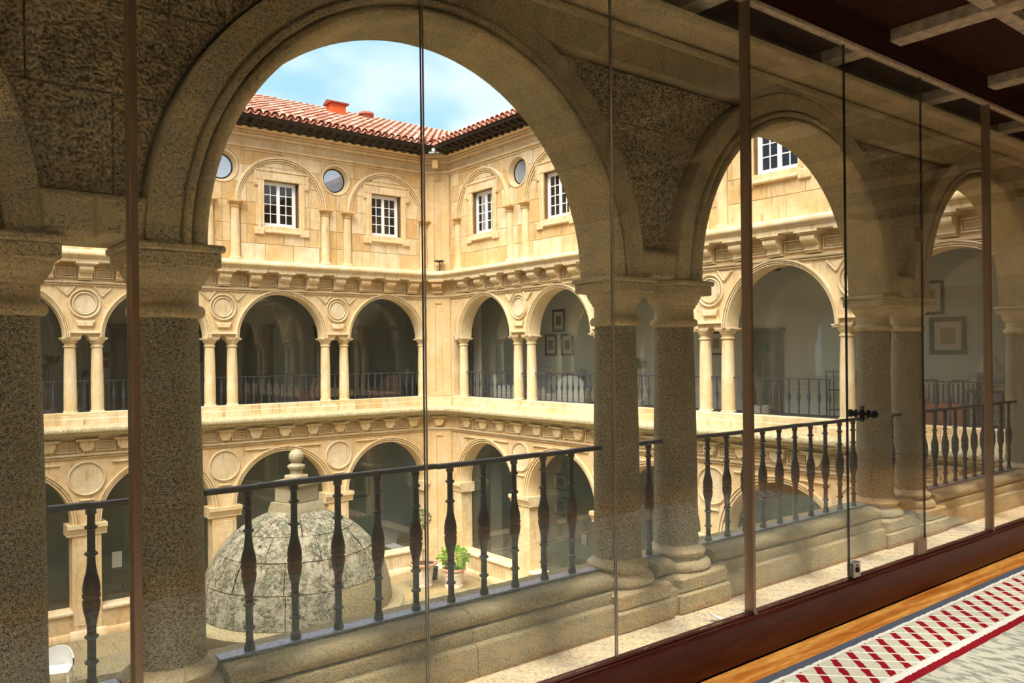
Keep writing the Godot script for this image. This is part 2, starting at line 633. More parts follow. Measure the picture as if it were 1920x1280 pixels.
	mat("curtain", rgb8(226, 222, 210), 0.95)
	mat("frame_black", rgb8(22, 20, 20), 0.5)
	mat("paper", rgb8(238, 236, 226), 0.9)
	mat("print", rgb8(190, 186, 150), 0.9, t_mott, 4.0)
	mat("print_dark", rgb8(92, 96, 80), 0.9, t_mott, 4.0)
	mat("red_box", rgb8(176, 36, 32), 0.5)
	mat("shade_cloth", rgb8(240, 230, 206), 0.9)
	mat("white_plastic", rgb8(222, 222, 220), 0.4)
	mat("camera_grey", rgb8(190, 200, 208), 0.4)
	mat("bottle_glass", rgb8(18, 30, 22), 0.15)
	var oc := mat("pane_round", Color(0.80, 0.86, 0.92, 0.3), 0.0)
	oc.transparency = BaseMaterial3D.TRANSPARENCY_ALPHA
	oc.metallic = 0.45
	var lg := mat("lamp_glow", rgb8(255, 240, 214), 0.5)
	lg.emission_enabled = true
	lg.emission = rgb8(255, 236, 200)
	lg.emission_energy_multiplier = 1.5
	var g := mat("pane", Color(0.75, 0.85, 0.80, 0.03), 0.0)
	g.transparency = BaseMaterial3D.TRANSPARENCY_ALPHA
	g.metallic_specular = 0.5
	g = mat("pane_tinted", Color(0.16, 0.22, 0.20, 0.40), 0.0)
	g.transparency = BaseMaterial3D.TRANSPARENCY_ALPHA
	g.metallic_specular = 0.5
	g = mat("pane_shade_tint", Color(0.14, 0.18, 0.17, 0.30), 0.0)  # shade of the back gallery put into its pane colour
	g.transparency = BaseMaterial3D.TRANSPARENCY_ALPHA
	g.metallic_specular = 0.5
	g = mat("pane_window", Color(0.10, 0.07, 0.06, 0.45), 0.0)
	g.transparency = BaseMaterial3D.TRANSPARENCY_ALPHA
	g.metallic_specular = 0.5

# ------------------------------------------------------------------ courtyard facades
var n_window := 0
const HALF := 1.595    # half a bay
const COL := 1.31      # column axis from the middle of an arch

func next_window(label: String, at: Transform3D) -> Node3D:
	n_window += 1
	return struct("window_%d" % n_window, label, "window", at)

func run_stones(called: String, prof: Array, u0: float, u1: float, k0: float, k1: float, long: float, mats: Array, wall: Node) -> void:
	var u := u0
	while u < u1 - 0.01:
		var e := u + long * rng.randf_range(0.75, 1.25)
		if e > u1 - 0.45 * long:
			e = u1
		var b := MB.new()
		b.run(prof, u + (0.0 if u == u0 else 0.003), e - (0.0 if e == u1 else 0.003), k0 if u == u0 else 0.0, k1 if e == u1 else 0.0)
		part(called, b, M[mats[rng.randi() % mats.size()]], wall)
		u = e

const UPPER_CORNICE := [0, 5.40, .05, 5.40, .05, 5.43, .025, 5.435, .025, 5.448, .08, 5.458, .10, 5.49, .10, 5.525, .03, 5.53, .03, 5.70, .065, 5.70, .065, 5.718, .04, 5.722, .04, 5.736, .095, 5.746, .115, 5.785, .115, 5.81, .085, 5.814, .085, 5.83, .155, 5.84, .155, 5.88, .12, 5.885, .12, 5.90, .20, 5.92, .24, 5.97, .24, 6.04, 0, 6.04]
const GALLERY_CORNICE := [0, 2.20, .34, 2.20, .34, 2.275, .36, 2.28, .375, 2.30, .375, 2.315, .41, 2.325, .43, 2.345, .435, 2.37, .435, 2.41, .42, 2.44, .38, 2.458, .30, 2.47, .06, 2.52, 0, 2.52]
const GALLERY_STRING := [0, 1.685, .055, 1.685, .055, 1.70, .025, 1.704, .025, 1.716, .08, 1.724, .095, 1.745, .095, 1.768, 0, 1.775]
const MOSS_CORNICE := [0, -1.88, .10, -1.88, .10, -1.855, .14, -1.85, .17, -1.825, .17, -1.80, .20, -1.795, .29, -1.785, .32, -1.755, .35, -1.74, .35, -1.725, .385, -1.72, .41, -1.705, .42, -1.68, .42, -1.635, .405, -1.60, .37, -1.578, .3, -1.565, 0, -1.55]
const LOWER_STRING := [0, -2.31, .055, -2.31, .055, -2.295, .025, -2.29, .025, -2.278, .08, -2.27, .095, -2.25, .095, -2.232, 0, -2.225]

func shape(key: String, maker: Callable) -> ArrayMesh:
	if not cache.has(key):
		cache[key] = maker.call()
	return cache[key]

func bracket_upper() -> ArrayMesh:
	var b := MB.new()
	var side := v2([0, 2.13, .25, 2.13, .28, 2.10, .285, 2.05, .265, 2.005, .225, 1.98, .16, 1.968, .13, 1.95, .13, 1.875, .155, 1.865, .155, 1.845, .12, 1.84, .11, 1.80, 0, 1.80])
	b.run(side, -0.145, 0.145)
	b.box(Vector3(-0.19, 2.13, 0), Vector3(0.19, 2.16, 0.31))
	b.box(Vector3(-0.235, 2.16, 0), Vector3(0.235, 2.20, 0.345))
	return b.mesh()

func bracket_lower() -> ArrayMesh:
	var b := MB.new()
	b.slab(PackedVector2Array(v2([-.155, -1.94, -.155, -2.05, -.11, -2.10, -.11, -2.13, -.07, -2.155, .07, -2.155, .11, -2.13, .11, -2.10, .155, -2.05, .155, -1.94])), 0, 0.13, 0.012)
	for k in 3:
		b.box(Vector3(-0.075 + k * 0.055, -2.225, 0), Vector3(-0.035 + k * 0.055, -2.15, 0.06))
	b.box(Vector3(-0.2, -1.94, 0), Vector3(0.2, -1.91, 0.17))
	b.box(Vector3(-0.24, -1.91, 0), Vector3(0.24, -1.88, 0.2))
	return b.mesh()

func frame_of(w: float, h: float, t: float, d: float) -> MB:
	var b := MB.new()
	for s in [-1.0, 1.0]:
		b.box(Vector3(minf(s * w, s * (w - t)), -h, 0), Vector3(maxf(s * w, s * (w - t)), h, d))
		b.box(Vector3(-w + t, minf(s * h, s * (h - t)), 0), Vector3(w - t, maxf(s * h, s * (h - t)), d))
	return b

func frieze_panel(h: float) -> ArrayMesh:
	var b := frame_of(0.215, h, 0.026, 0.045)
	var c := frame_of(0.165, h - 0.05, 0.02, 0.03)
	b.v.append_array(c.v)
	b.n.append_array(c.n)
	return b.mesh()

func medallion(r: float, full := true) -> ArrayMesh:
	var b := MB.new()
	var a0 := 0.0 if full else deg_to_rad(137)
	var a1 := TAU if full else deg_to_rad(223)
	var n := 40 if full else 12
	b.arc(v2([r - .05, 0, r - .046, .04, r - .022, .06, r, .045, r, 0]), 0, 0, a0, a1, n, not full)
	if full:
		b.arc(v2([r - .12, 0, r - .117, .03, r - .10, .048, r - .078, .03, r - .078, 0]), 0, 0, a0, a1, n, false)
		b.arc(v2([.0005, 0, .0005, .012, r - .13, .012, r - .125, 0]), 0, 0, a0, a1, n, false)
	return b.mesh()

func strip(a: Vector2, b: Vector2, w: float, d: float) -> MB:
	var m := MB.new()
	var t := (b - a).normalized()
	var o := Vector2(-t.y, t.x) * w / 2.0
	m.slab(PackedVector2Array([a - o, b - o, b + o, a + o]), 0, d, d * 0.4)
	return m

func vee(s: float) -> ArrayMesh:
	# the carved V beside a roundel, open upwards
	var b := MB.new()
	for k in [[Vector2(.20 * s, .40), Vector2(.36 * s, .17)], [Vector2(.36 * s, .17), Vector2(.56 * s, .37)]]:
		var q := strip(k[0], k[1], 0.032, 0.055)
		b.v.append_array(q.v)
		b.n.append_array(q.n)
	var p := PackedVector2Array(v2([.25 * s, .38, .36 * s, .22, .50 * s, .36]))
	b.slab(p, 0, 0.012)
	return b.mesh()

func cartouche() -> ArrayMesh:
	var b := MB.new()
	b.slab(PackedVector2Array(v2([-.155, -.53, .155, -.53, .215, -.39, .13, -.40, -.13, -.40, -.215, -.39])), 0, 0.065, 0.015)
	b.box(Vector3(-.36, -.69, 0), Vector3(.36, -.66, .075))
	b.box(Vector3(-.33, -.66, 0), Vector3(.33, -.635, .04))
	return b.mesh()

func far_column(u: float, wall: Node3D, label: String, group: String, as_part := false) -> void:
	var at := pt(u, -1.42, -0.18)
	var o: Node3D
	if as_part:
		o = wall
	else:
		o = thing("stone_column", label, "column", group, wall.transform * at)
		at = Transform3D.IDENTITY
	var parts := [["plinth", "sand_pale"], ["base", "sand_pale"], ["shaft", "sand_pale"], ["capital", "sand_pale"], ["abacus", "sand_pale"]]
	for p in parts:
		var called: String = p[0]
		part(("column_" + called) if as_part else called, shape("far_" + called, func():
			var b := MB.new()
			match called:
				"plinth": b.box(Vector3(-.2, 0, -.2), Vector3(.2, .09, .2), .006)
				"base": b.lathe(v2([.15, .09, .193, .09, .2, .112, .193, .136, .165, .15, .156, .165, .16, .18, .14, .192]), 20)
				"shaft": b.lathe(v2([.139, .19, .140, .5, .135, 1.0, .127, 1.4, .118, 1.665]), 20)
				"capital": b.lathe(v2([.118, 1.66, .14, 1.665, .146, 1.68, .14, 1.696, .122, 1.702, .12, 1.74, .132, 1.75, .15, 1.775, .172, 1.81, .178, 1.836]), 20)
				"abacus":
					b.box(Vector3(-.185, 1.836, -.185), Vector3(.185, 1.862, .185))
					b.box(Vector3(-.2, 1.862, -.2), Vector3(.2, 1.89, .2), .005)
			return b.mesh()), M[p[1]], o, at)

func far_railing(a: float, b: float, wall: Node3D, label: String, group: String) -> void:
	var o := thing("iron_railing", label, "railing", group, wall.transform * pt(0, -1.27, -0.18))
	part("top_rail", boxm(Vector3(a, .715, -.02), Vector3(b, .735, .02)), M["iron_far"], o)
	part("bottom_rail", boxm(Vector3(a, .004, -.025), Vector3(b, .018, .025)), M["iron_far"], o)
	var n := maxi(1, roundi((b - a) / 0.215) - 1)
	var m := shape("far_baluster", func():
		var k := MB.new()
		k.lathe(v2([.016, .0, .016, .1, .025, .105, .025, .12, .014, .125, .014, .2, .025, .205, .025, .22, .014, .225, .02, .29, .033, .36, .033, .40, .018, .47, .013, .51, .025, .515, .025, .53, .013, .535, .013, .61, .024, .615, .024, .63, .013, .635, .014, .715]), 8)
		return k.mesh())
	for i in n:
		part("baluster", m, M["iron_far"], o, pt(a + (b - a) * (i + 1.0) / (n + 1.0), 0, 0))

func ashlar(wall: Node3D, polys_of: Callable, x0: float, x1: float) -> void:
	var ys := [2.5, 2.97, 3.46, 4.05, 4.55, 5.02, 5.44]
	for r in ys.size() - 1:
		var x := x0
		var first := true
		while x < x1 - 0.001:
			var l := rng.randf_range(0.55, 1.15) * (0.6 if first and r % 2 else 1.0)
			first = false
			var e := x + l
			if e > x1 - 0.3:
				e = x1
			for p in polys_of.call(rect(x, ys[r], e, ys[r + 1])):
				var q: Array = Geometry2D.offset_polygon(p, -0.005)
				for s in q:
					if area_of(s) > 0.006 and Geometry2D.triangulate_polygon(s).size() > 0:
						var b := MB.new()
						b.slab(s, -0.004, 0.020 + rng.randf_range(0.0, 0.006))
						part("stone_block", b, M[["sand_a", "sand_b", "sand_c", "sand_d", "sand_a", "sand_c"][rng.randi() % 6]], wall)
			x = e

func sash_window(at: Transform3D, label: String) -> void:
	var o := next_window(label, at)
	part("frame", shape("win_frame", func(): return frame_of(.485, .6, .05, .07).mesh()), M["white_paint"], o)
	for s in [-1.0, 1.0]:
		var sash := part("sash", shape("win_sash", func():
			var b := frame_of(.2175, .55, .045, .045)
			b.box(Vector3(-.011, -.505, .01), Vector3(.011, .505, .035))
			for k in 3:
				var y := -.505 + 1.01 * (k + 1) / 4.0
				b.box(Vector3(-.1725, y - .011, .011), Vector3(.1725, y + .011, .034))
			return b.mesh()), M["white_paint"], o, pt(s * .2175, 0, .02))
		for k in 8:
			part("pane", shape("win_pane", func(): return boxm(Vector3(-.08, -.117, .016), Vector3(.08, .117, .02))), M["pane_window"], sash, pt(-.092 + .184 * (k % 2), -.379 + .2525 * (k / 2), 0))
	part("meeting_strip", shape("win_strip", func(): return boxm(Vector3(-.02, -.55, .06), Vector3(.02, .55, .075))), M["white_paint"], o)

func facade(wall: Node3D, cs: Array, u0: float, u1: float, k0: float, k1: float, who: String, fine: bool, gallery: bool, upper: bool, end_lo: String, flip: bool) -> void:
	var X := wall.transform
	var pairs := []
	for i in cs.size() - 1:
		pairs.append((cs[i] + cs[i + 1]) / 2.0)
	# ---- the storey of windows
	if upper:
		var edges := []
		for c in cs:
			for s in [-1.0, 1.0]:
				var e: float = clampf(c + s * HALF, u0, u1)
				edges.append(e)
				var p := rect(minf(c, e), 2.2, maxf(c, e), 6.05)
				var holes := [rect(c - .49, 3.455, c + .49, 4.665)] if fine else []
				if fine and c + s * HALF > cs[0] and c + s * HALF < cs[-1]:
					holes.append(disc(c + s * HALF, 4.92, .44))
				for q in cut([p], holes):
					var b := MB.new()
					b.slab(q, -.3, 0)
					part("upper_wall", b, M["mortar" if fine else "sand"], wall)
		edges.sort()
		for g in [[u0, edges[0]], [edges[-1], u1]]:
			if g[1] - g[0] > 0.02:
				part("upper_wall", boxm(Vector3(g[0], 2.2, -.3), Vector3(g[1], 6.05, 0)), M["sand_c"], wall)
		if gallery:
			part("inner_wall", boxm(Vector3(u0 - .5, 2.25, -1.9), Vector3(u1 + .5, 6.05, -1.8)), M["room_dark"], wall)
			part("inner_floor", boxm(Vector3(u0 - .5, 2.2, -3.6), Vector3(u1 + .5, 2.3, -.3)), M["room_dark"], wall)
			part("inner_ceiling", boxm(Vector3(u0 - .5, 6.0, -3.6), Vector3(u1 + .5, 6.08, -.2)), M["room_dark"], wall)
		run_stones("upper_cornice_stone", v2(UPPER_CORNICE), u0, u1, k0, k1, 2.0, ["sand", "sand_a", "sand_b"], wall)
		if fine:
			for c in cs:
				var lim0 := maxf(c - HALF, u0)
				var lim1 := minf(c + HALF, u1)
				var arch_in := PackedVector2Array([Vector2(c - 1.12, 2.5), Vector2(c + 1.12, 2.5)])
				var arch_out := PackedVector2Array([Vector2(c - 1.39, 2.4), Vector2(c + 1.39, 2.4), Vector2(c + 1.39, 4.05)])
				for i in 25:
					var t := PI * i / 24.0
					arch_in.append(Vector2(c + 1.12 * cos(t), 4.05 + 1.12 * sin(t)))
					arch_out.append(Vector2(c + 1.265 * cos(t), 4.05 + 1.265 * sin(t)))
				arch_out.append(Vector2(c - 1.39, 4.05))
				var sur := rect(c - .66, 3.3, c + .66, 4.95)
				var oc := []
				for s in [-1.0, 1.0]:
					if c + s * HALF > cs[0] and c + s * HALF < cs[-1]:
						oc.append(disc(c + s * HALF, 4.92, .452, 32))
				ashlar(wall, func(r):
					var out := []
					for q in Geometry2D.intersect_polygons(r, arch_in):
						out.append_array(cut([q], [sur]))
					out.append_array(cut(cut([r], [arch_out]), oc))
					return out, lim0, lim1)
				var b := MB.new()
				b.arc(v2([1.12, 0, 1.12, .045, 1.148, .05, 1.150, .014, 1.164, .014, 1.166, .075, 1.198, .08, 1.20, .04, 1.214, .04, 1.216, .10, 1.25, .105, 1.272, .08, 1.277, 0]), c, 4.05, 0, PI, 32)
				part("blind_arch", b, M["sand_b"], wall)
				b = MB.new()
				b.box(Vector3(c - .76, 4.665, 0), Vector3(c + .76, 4.95, .07), .012)
				b.box(Vector3(c - .66, 3.455, 0), Vector3(c - .49, 4.665, .06), .01)
				b.box(Vector3(c + .49, 3.455, 0), Vector3(c + .66, 4.665, .06), .01)
				b.box(Vector3(c - .66, 3.30, 0), Vector3(c + .66, 3.455, .06), .01)
				for s in [-1.0, 1.0]:
					b.box(Vector3(c + s * .63 - .13, 3.215, 0), Vector3(c + s * .63 + .13, 3.40, .085), .012)
					b.box(Vector3(c + s * .705 - .055, 4.50, 0), Vector3(c + s * .705 + .055, 4.665, .07), .008)
					b.box(Vector3(c + s * .60 - .018, 3.42, .055), Vector3(c + s * .60 + .018, 4.70, .085), .006)
					b.box(Vector3(c + s * .735 - .018, 4.55, .06), Vector3(c + s * .735 + .018, 4.93, .095), .006)
				b.box(Vector3(c - .75, 4.90, .06), Vector3(c + .75, 4.94, .095), .008)
				b.box(Vector3(c - .48, 3.265, 0), Vector3(c + .48, 3.325, .12), .015)
				part("window_surround", b, M["sand_b"], wall)
				for s in [-1.0, 1.0]:
					if c + s * 1.26 > u0 + .1 and c + s * 1.26 < u1:
						var e := part("engaged_column", shape("eng_shaft", func():
							var k := MB.new()
							k.lathe(v2([.128, .1, .128, .6, .122, 1.0, .113, 1.37]), 12, Vector3.ZERO, 0, PI)
							return k.mesh()), M[["sand_a", "sand_b", "sand"][rng.randi() % 3]], wall, pt(c + s * 1.26, 2.5, 0))
						part("capital", shape("eng_cap", func():
							var k := MB.new()
							k.lathe(v2([.113, 1.36, .134, 1.365, .14, 1.38, .134, 1.395, .118, 1.40, .118, 1.42, .14, 1.44, .165, 1.475, .17, 1.49]), 12, Vector3.ZERO, 0, PI)
							k.box(Vector3(-.19, 1.49, 0), Vector3(.19, 1.55, .19), .008)
							return k.mesh()), M["sand_c"], e)
						part("base", shape("eng_base", func():
							var k := MB.new()
							k.lathe(v2([.17, .0, .175, .03, .165, .06, .14, .075, .135, .1]), 12, Vector3.ZERO, 0, PI)
							return k.mesh()), M["sand"], e)
			var oculi := pairs.duplicate()
			for p in oculi:
				part("oculus_surround", shape("oculus", func():
					var k := MB.new()
					k.arc(v2([.325, -.16, .385, .012, .39, .03, .405, .036, .43, .036, .445, .022, .452, 0, .452, -.16]), 0, 0, 0, TAU, 40, false)
					return k.mesh()), M["sand_b"], wall, pt(p, 4.92, 0))
	# ---- cornice and frieze over the gallery
	run_stones("cornice_stone", v2(GALLERY_CORNICE), u0, u1, k0, k1, 1.5, ["sand_pale", "sand_d"], wall)
	part("frieze", boxm(Vector3(u0, 1.76, -.36 if gallery else -.25), Vector3(u1, 2.2, 0)), M["sand_a"], wall)
	var b2 := MB.new()
	b2.run(v2(GALLERY_STRING), u0, u1, k0, k1)
	part("string_course", b2, M["sand_d"], wall)
	if fine:
		var br := shape("br_up", bracket_upper)
		var fp := shape("fp_up", func(): return frieze_panel(.115))
		var bl := shape("br_lo", bracket_lower)
		var fl := shape("fp_lo", func(): return frieze_panel(.115))
		var u: float = cs[0] - HALF + .004
		while u - .7975 > u0 + .15:
			u -= .7975
		while u < u1 - .12:
			if u > u0 + .12:
				part("bracket", br, M[["sand_b", "sand_d", "sand_pale"][rng.randi() % 3]], wall, pt(u, 0, 0))
				part("lower_bracket", bl, M[["sand_b", "sand_d", "sand_pale"][rng.randi() % 3]], wall, pt(u, 0, 0))
			if u + .4 + .22 < u1 and u + .4 - .22 > u0:
				part("frieze_panel", fp, M["sand_d"], wall, pt(u + .39875, 1.965, 0))
				part("lower_frieze_panel", fl, M["sand_d"], wall, pt(u + .39875, -2.06, 0))
			u += .7975
	# ---- gallery arcade
	var first_gap := 0
	if gallery:
		var spots := []
		for c in cs:
			for s in [-1.0, 1.0]:
				var e: float = clampf(c + s * HALF, u0, u1)
				var p := rect(minf(c, e), .47, maxf(c, e), 1.765)
				for q in cut([p], [disc(c, .47, 1.2, 72), disc(c + s * HALF, .47, .075, 20)]):
					var b := MB.new()
					b.slab(q, -.36, 0)
					part("spandrel", b, M["sand_b"], wall)
				spots.append(c + s * COL)
			var a := MB.new()
			a.arc(v2([1.18, -.37, 1.18, .02, 1.19, .035, 1.208, .035, 1.21, .002, 1.221, .002, 1.223, .055, 1.243, .06, 1.245, .02, 1.255, .02, 1.257, .08, 1.278, .085, 1.29, .06, 1.29, -.02, 1.226, -.02, 1.226, -.37]), c, .47, 0, PI, 36)
			part("archivolt", a, M["sand_pale"], wall)
		for g in [[u0, cs[0] - HALF], [cs[-1] + HALF, u1]]:
			if g[1] - g[0] > 0.02:
				part("spandrel", boxm(Vector3(g[0], -1.6, -.36), Vector3(g[1], 1.765, 0)), M["sand_b"], wall)
		spots.sort()
		for i in spots.size():
			var k: int = i if flip else spots.size() - 1 - i
			var nth: String = NTH[mini(k, 11)]
			far_column(spots[i], wall, "slim sandstone column, %s from the corner, gallery of the %s" % [nth, who], "gallery columns of the " + who, not fine)
		if fine:
			for i in pairs.size() + 2:
				var p: float = pairs[i] if i < pairs.size() else (cs[-1] + HALF if i == pairs.size() else cs[0] - HALF)
				if p < u0 + .3 or p > u1 + .3:
					continue
				var full: bool = p < u1 - .1
				part("roundel", shape("med_up_%s" % full, func(): return medallion(.345, full)), M["sand_d"], wall, pt(p, 1.26, 0))
				if full:
					part("cartouche", shape("cart", cartouche), M["sand_pale"], wall, pt(p, 1.26, 0))
					for s in [-1.0, 1.0]:
						if p + s * .6 < u1 and p + s * .6 > u0:
							part("carved_vee", shape("vee%d" % int(s), func(): return vee(s)), M["sand_pale"], wall, pt(p, 1.26, 0))
			for i in spots.size() - 1:
				var w: float = spots[i + 1] - spots[i]
				var k: int = (i / 2) if flip else (spots.size() - 2 - i) / 2
				if w > 1.0:
					far_railing(spots[i] + .145, spots[i + 1] - .145, wall, "thin iron railing across the %s gallery arch from the corner, %s" % [NTH[k], who], "gallery railings of the " + who)
				else:
					far_railing(spots[i] + .145, spots[i + 1] - .145, wall, "short iron railing in the %s column pair from the corner, %s" % [NTH[k], who], "short gallery railings of the " + who)
		# parapet, block by block, with a pedestal under each column
		var u := u0
		while u < u1 - .01:
			var e := u + rng.randf_range(.55, 1.1)
			if e > u1 - .3:
				e = u1
			var b := MB.new()
			b.run(v2([-.36, -1.57, .03, -1.57, .03, -1.415, .012, -1.405, .012, -1.285, -.005, -1.27, -.36, -1.27]), u + .003, e - .003)
			part("parapet_block", b, M[["sand_b", "sand_d", "sand_pale", "sand_a"][rng.randi() % 4]], wall)
			u = e
		for s in spots:
			part("pedestal", shape("ped", func():
				var b := MB.new()
				b.run(v2([-.3, -1.57, .075, -1.57, .075, -1.42, .03, -1.40, -.3, -1.40]), -.225, .225)
				return b.mesh()), M["sand_pale"], wall, pt(s, 0, 0))
	# ---- mossy cornice, frieze and ground-floor arcade
	run_stones("mossy_cornice_stone", v2(MOSS_CORNICE), u0, u1, k0, k1, 1.3, ["moss_stone"], wall)
	part("lower_frieze", boxm(Vector3(u0, -2.24, -.4 if gallery else -.25), Vector3(u1, -1.57, 0)), M["sand_a"], wall)
	b2 = MB.new()
	b2.run(v2(LOWER_STRING), u0, u1, k0, k1)
	part("lower_string_course", b2, M["sand_d"], wall)
	var piers := []
	for c in cs:
		for s in [-1.0, 1.0]:
			var e: float = clampf(c + s * HALF, u0, u1)
			for q in cut([rect(minf(c, e), -3.85, maxf(c, e), -2.235)], [disc(c, -3.85, 1.31, 72)]):
				var b := MB.new()
				b.slab(q, -.4, 0)
				part("lower_spandrel", b, M["sand"], wall)
		var a := MB.new()
		a.arc(v2([1.29, -.41, 1.29, .02, 1.30, .035, 1.335, .035, 1.337, .002, 1.35, .002, 1.352, .06, 1.39, .064, 1.392, .025, 1.403, .025, 1.405, .085, 1.425, .085, 1.435, .06, 1.435, -.02, 1.355, -.02, 1.355, -.41]), c, -3.85, 0, PI, 36)
		part("lower_archivolt", a, M["sand_b"], wall)
		piers.append(c - HALF)
		if fine:
			for s in [-1.0, 1.0]:
				if c + s * 1.5 < u1 and c + s * 1.5 > u0:
					part("carved_bar", strip(Vector2(c + s * .28, -2.45), Vector2(c + s * 1.05, -2.45), .035, .06), M["sand_pale"], wall)
	piers.append(cs[-1] + HALF)
	for g in [[u0, cs[0] - HALF], [cs[-1] + HALF, u1]]:
		if g[1] - g[0] > 0.01:
			part("lower_spandrel", boxm(Vector3(g[0], -3.85, -.4), Vector3(g[1], -2.235, 0)), M["sand"], wall)
	for i in piers.size():
		var p: float = piers[i]
		var lo := maxf(p - .31, u0)
		var hi := minf(p + .31, u1)
		if i == 0:
			lo = u0
		if i == piers.size() - 1:
			hi = u1
		var k: int = i if flip else piers.size() - 1 - i
		var o: Node3D = wall
		var pre := "pier_"
		if fine:
			o = Node3D.new()
			o.name = own_name("stone_pier", wall)
			wall.add_child(o)
			pre = ""
		var b := MB.new()
		b.box(Vector3(lo, -6.5, -.42), Vector3(hi, -4.12, 0), .02)
		b.box(Vector3(lo + .1, -6.2, -.02), Vector3(hi - .1, -4.22, .025), .012)
		part(pre + "shaft", b, M["sand_b"], o)
		b = MB.new()
		b.run(v2([-.42, -4.12, .03, -4.12, .03, -4.07, .05, -4.05, .055, -4.0, .09, -3.97, .12, -3.94, .125, -3.85, -.42, -3.85]), lo - (.11 if i > 0 or not flip else 0.0), hi + (.11 if i < piers.size() - 1 or flip else 0.0))
		part(pre + "capital", b, M["sand_pale"], o)
		b = MB.new()
		b.run(v2([-.42, -6.5, .1, -6.5, .1, -6.42, .075, -6.39, .06, -6.34, .03, -6.31, .0, -6.30, -.42, -6.30]), lo - .07, hi + .07)
		part(pre + "base", b, M["sand_d"], o)
		if fine and i > 0 and i < piers.size() - 1:
			part("lower_roundel", shape("med_lo", func():
				var k2 := MB.new()
				k2.arc(v2([.355, 0, .358, .035, .38, .055, .405, .035, .405, 0]), 0, 0, 0, TAU, 40, false)
				k2.arc(v2([.0005, 0, .0005, .008, .35, .008, .355, 0]), 0, 0, 0, TAU, 40, false)
				return k2.mesh()), M["sand_d"], wall, pt(p, -2.80, 0))
			part("carved_bar", strip(Vector2(p - .16, -3.30), Vector2(p + .16, -3.30), .04, .06), M["sand_pale"], wall)
	for i in cs.size():
		var c: float = cs[i]
		var x0 := c - HALF + .31
		var x1 := c + HALF - .31
		run_stones("sill_coping", v2([-.42, -5.92, .04, -5.92, .06, -5.90, .06, -5.86, .03, -5.84, -.42, -5.84]), x0, x1, 0, 0, .9, ["sand_pale", "sand_d"], wall)
		run_stones("sill_block", v2([-.40, -6.5, .07, -6.5, .07, -6.42, .05, -6.38, .02, -6.34, 0, -6.33, 0, -5.92, -.40, -5.92]), x0, x1, 0, 0, .8, ["sand_b", "sand_a", "sand_d"], wall)

# diagonal pilaster that closes the corner of two facades
func corner(wall: Node3D, half: float) -> void:
	var k := tan(deg_to_rad(22.5))
	var all := [[UPPER_CORNICE, "upper_cornice_stone", "sand"], [GALLERY_CORNICE, "cornice_stone", "sand_d"], [GALLERY_STRING, "string_course", "sand_d"], [MOSS_CORNICE, "mossy_cornice_stone", "moss_stone"], [LOWER_STRING, "lower_string_course", "sand_d"]]
	for a in all:
		var b := MB.new()
		b.run(v2(a[0]), -half, half, k, -k)
		part(a[1], b, M[a[2]], wall)
	for a in [["upper_pilaster", 2.52, 5.43], ["gallery_pilaster", -1.27, 1.70], ["lower_pilaster", -6.3, -2.3]]:
		var b := MB.new()
		b.box(Vector3(-half, a[1], -.5), Vector3(half, a[2], 0))
		b.box(Vector3(-half + .02, a[1], 0), Vector3(-.1, a[2], .035), .01)
		b.box(Vector3(.1, a[1], 0), Vector3(half - .02, a[2], .035), .01)
		b.box(Vector3(-.1, a[2] - .18, 0), Vector3(.1, a[2], .035), .01)
		b.box(Vector3(-.1, a[1], 0), Vector3(.1, a[1] + .12, .035), .01)
		part(a[0], b, M["sand_a"], wall)
	for a in [["frieze", 1.70, 2.2], ["lower_frieze", -2.3, -1.57], ["upper_frieze", 5.43, 6.05]]:
		part(a[0], boxm(Vector3(-half, a[1], -.5), Vector3(half, a[2], 0)), M["sand_a"], wall)
	part("bracket", shape("br_up", bracket_upper), M["sand_c"], wall)
	part("lower_bracket", shape("br_lo", bracket_lower), M["sand_c"], wall)
	var b := MB.new()
	b.run(v2([-.36, -1.57, .05, -1.57, .05, -1.415, .03, -1.405, .03, -1.285, .01, -1.27, -.36, -1.27]), -half, half, k, -k)
	part("parapet_block", b, M["sand_d"], wall)
	b = MB.new()
	b.run(v2([-.4, -6.5, .1, -6.5, .1, -6.42, .07, -6.38, .04, -6.3, -.4, -6.3]), -half, half, k, -k)
	part("base", b, M["sand_d"], wall)

# ------------------------------------------------------------------ roofs
func tile_mesh() -> ArrayMesh:
	# one barrel tile: half tube, wider at its lower end (z = 0), 0.42 long towards -z
	var b := MB.new()
	var n := 7
	for k in n:
		var t0 := PI * k / n
		var t1 := PI * (k + 1) / n
		for side in 2:
			var r0 := .100 - side * .014
			var r1 := .082 - side * .014
			var s := 1.0 if side == 0 else -1.0
			var d0 := Vector3(cos(t0), sin(t0), 0)
			var d1 := Vector3(cos(t1), sin(t1), 0)
			var o := Vector3(0, 0, -.42)
			b.tri(d0 * r0, d1 * r0, d1 * r1 + o, d0 * s, d1 * s, d1 * s)
			b.tri(d0 * r0, d1 * r1 + o, d0 * r1 + o, d0 * s, d1 * s, d0 * s)
		var e0 := Vector3(cos(t0), sin(t0), 0)
		var e1 := Vector3(cos(t1), sin(t1), 0)
		b.quad(e0 * .1, e1 * .1, e1 * .086, e0 * .086, Vector3(0, 0, 1))
	return b.mesh()

